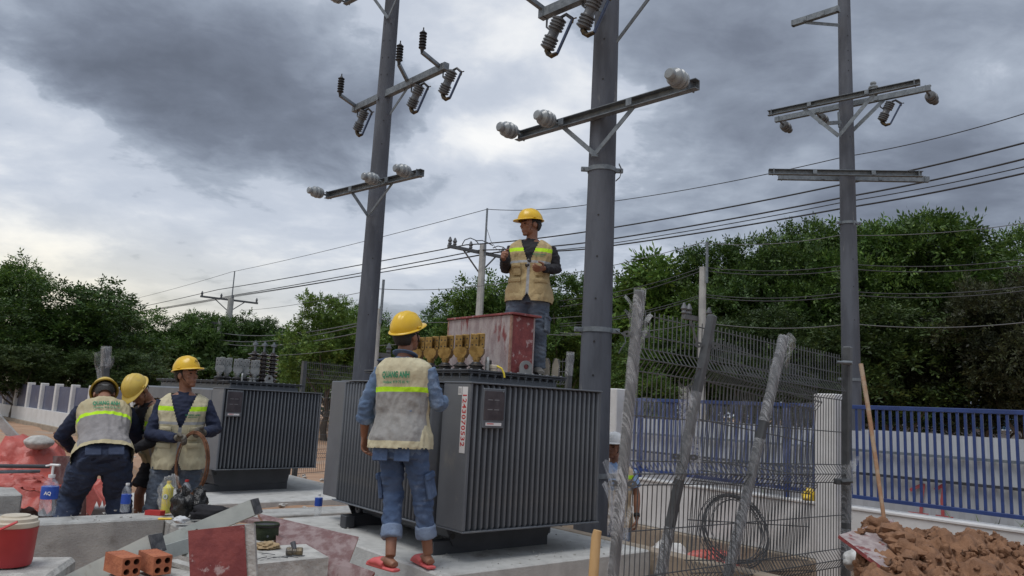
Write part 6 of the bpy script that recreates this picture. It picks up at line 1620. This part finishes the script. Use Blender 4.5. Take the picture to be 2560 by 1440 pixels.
board('tilted plywood board with red edge stuck in the clay pile', face_cam([at(2205, 1416, 4.72), at(2300, 1425, 5.0), at(2232, 1297, 5.58), at(2097, 1337, 5.2)]), .022, 'ply_pale', 'ply_red')
o = MB().tube([at(2152, 910, 5.95), at(2172, 1030, 5.85), at(2192, 1170, 5.75), at(2212, 1310, 5.6)], [.017, .0165, .0155, .014], 10).obj('rusty_rod', M['rebar']); tag(o, 'long rusty rod stuck upright in the clay pile', 'rod')
# at the wall foot
c = at(1835, 1325, 8.9); wc = MB(); rs = random.Random(3)
for k in range(14):
    r = .34 + rs.uniform(-.05, .04); dy = rs.uniform(-.03, .03); ox, oz = rs.uniform(-.06, .06), rs.uniform(-.03, .03)
    wc.tube([c + Vector((ox + r * math.sin(2 * PI * j / 44), dy + .20 * math.cos(2 * PI * j / 44), oz + r * math.cos(2 * PI * j / 44))) for j in range(45)], .0042, 5, cap=False)
tag(wc.obj('cable_coil', M['steel_dark'], smooth=180), 'large hoop of dark wire leaning against the white wall', 'wire coil')
o = lump(onb(2026, 1241, 5.12), (.095, .075, .085), 51, 'yellow_plastic', 'yellow_bag', .5, 1.9, flat=.75); tag(o, 'crumpled yellow bag on the white wall by the column', 'bag')
for (px, py, sx, sy, h, sd_, mt, nm, cat, lab) in ((1665, 1385, .36, .25, .22, 3.1, 'sack', 'cement_sack', 'sack', 'white cement sack on the ground below the white-helmeted man'), (1788, 1402, .55, .25, .20, 5.2, 'tarp', 'red_sheet', 'sheet', 'red sheet on the ground under the wire hoop'), (1840, 1392, .30, .2, .22, 8.2, 'sack', 'cement_sack', 'sack', 'white sack lying on the red sheet'), (2060, 1425, .27, .2, .32, 9.3, 'pink_tarp', 'pink_sheet', 'sheet', 'pink plastic sheet by the foot of the right post'), (1612, 1378, .30, .2, .12, 1.2, 'sack', 'cement_sack', 'sack', 'flat white sack behind the first wrapped post')):
    c = on(px, py, -.36); cloth(lab, (c.x, c.y, -.42), sx, sy, h, sd_, mt, nm, cat, n=22)
c = at(2142, 1402, 6.6); o = lump(c, (.11, .10, .10), 61, 'sack', 'cement_sack', .4, 1.6, flat=.8); tag(o, 'white woven sack beside the right post', 'sack')
o = MB().box((at(1640, 1420, 7.0).x - .05, 6.9, .045), (.9, .5, .05), Matrix.Rotation(GRID, 3, 'Z'), ch=.01).obj('paving_slab', M['hoarding_dark']); tag(o, 'dark flat slab on the ground beside the pad', 'slab')

# ------------------------------------------------------------------ grit, rubble and scraps that make a building site
rs = random.Random(31); gr = MB(); src = cm_[2]
def scatter(mb, n, fn, sizes, flat=.6):
    for k in range(n):
        p = fn(); r = rs.choice(sizes); s_ = cm_[k % 5]; Rm = Matrix.Rotation(rs.uniform(0, 6.28), 3, 'Z')
        mb.add([Rm @ Vector((v[0] * r, v[1] * r * .8, v[2] * r * flat)) + p + Vector((0, 0, r * flat * .5)) for v in s_.v], s_.f)
scatter(gr, 130, lambda: site(rs.uniform(-.3, 1.68), rs.choice((rs.uniform(-.2, .35), rs.uniform(-.2, 2.2))), .302), (.003, .004, .006, .009))
scatter(gr, 140, lambda: site(rs.uniform(-4.6, -1.5), rs.uniform(1.92, 2.42), .422), (.003, .004, .006, .01))
scatter(gr, 120, lambda: Vector((rs.uniform(-2.6, -1.2), rs.uniform(3.4, 4.6), -.2)), (.02, .03, .05))
scatter(gr, 240, lambda: site(rs.uniform(1.9, 4.9), rs.uniform(-1, 3.5), -.40), (.01, .015, .03, .05))
scatter(gr, 220, lambda: (lambda x, y: Vector((x, y, ground_h(x, y))))(rs.uniform(-9, -1), rs.uniform(8, 18)), (.015, .025, .05))
tag(gr.obj('grit', M['concrete_rough'], smooth=0), 'loose grit and crumbs of concrete on the pads and ground', kind='stuff')
for k, (a_, b_, w, lab) in enumerate([(at(430, 1405, 3.7), at(500, 1425, 3.62), .05, 'short scrap of grey timber beside the bricks'), (at(600, 1300, 4.9), at(720, 1312, 4.75), .06, 'thin weathered plank behind the green pouch'), (at(560, 1290, 5.2), at(668, 1302, 5.0), .045, 'thin plank lying behind the long steel beam')]):
    o = MB().extr([(-w / 2, -.01), (w / 2, -.01), (w / 2, .01), (-w / 2, .01)], a_, b_).obj('timber_scrap', M['ply_stain'] if k else M['concrete_rough']); tag(o, lab, 'timber')
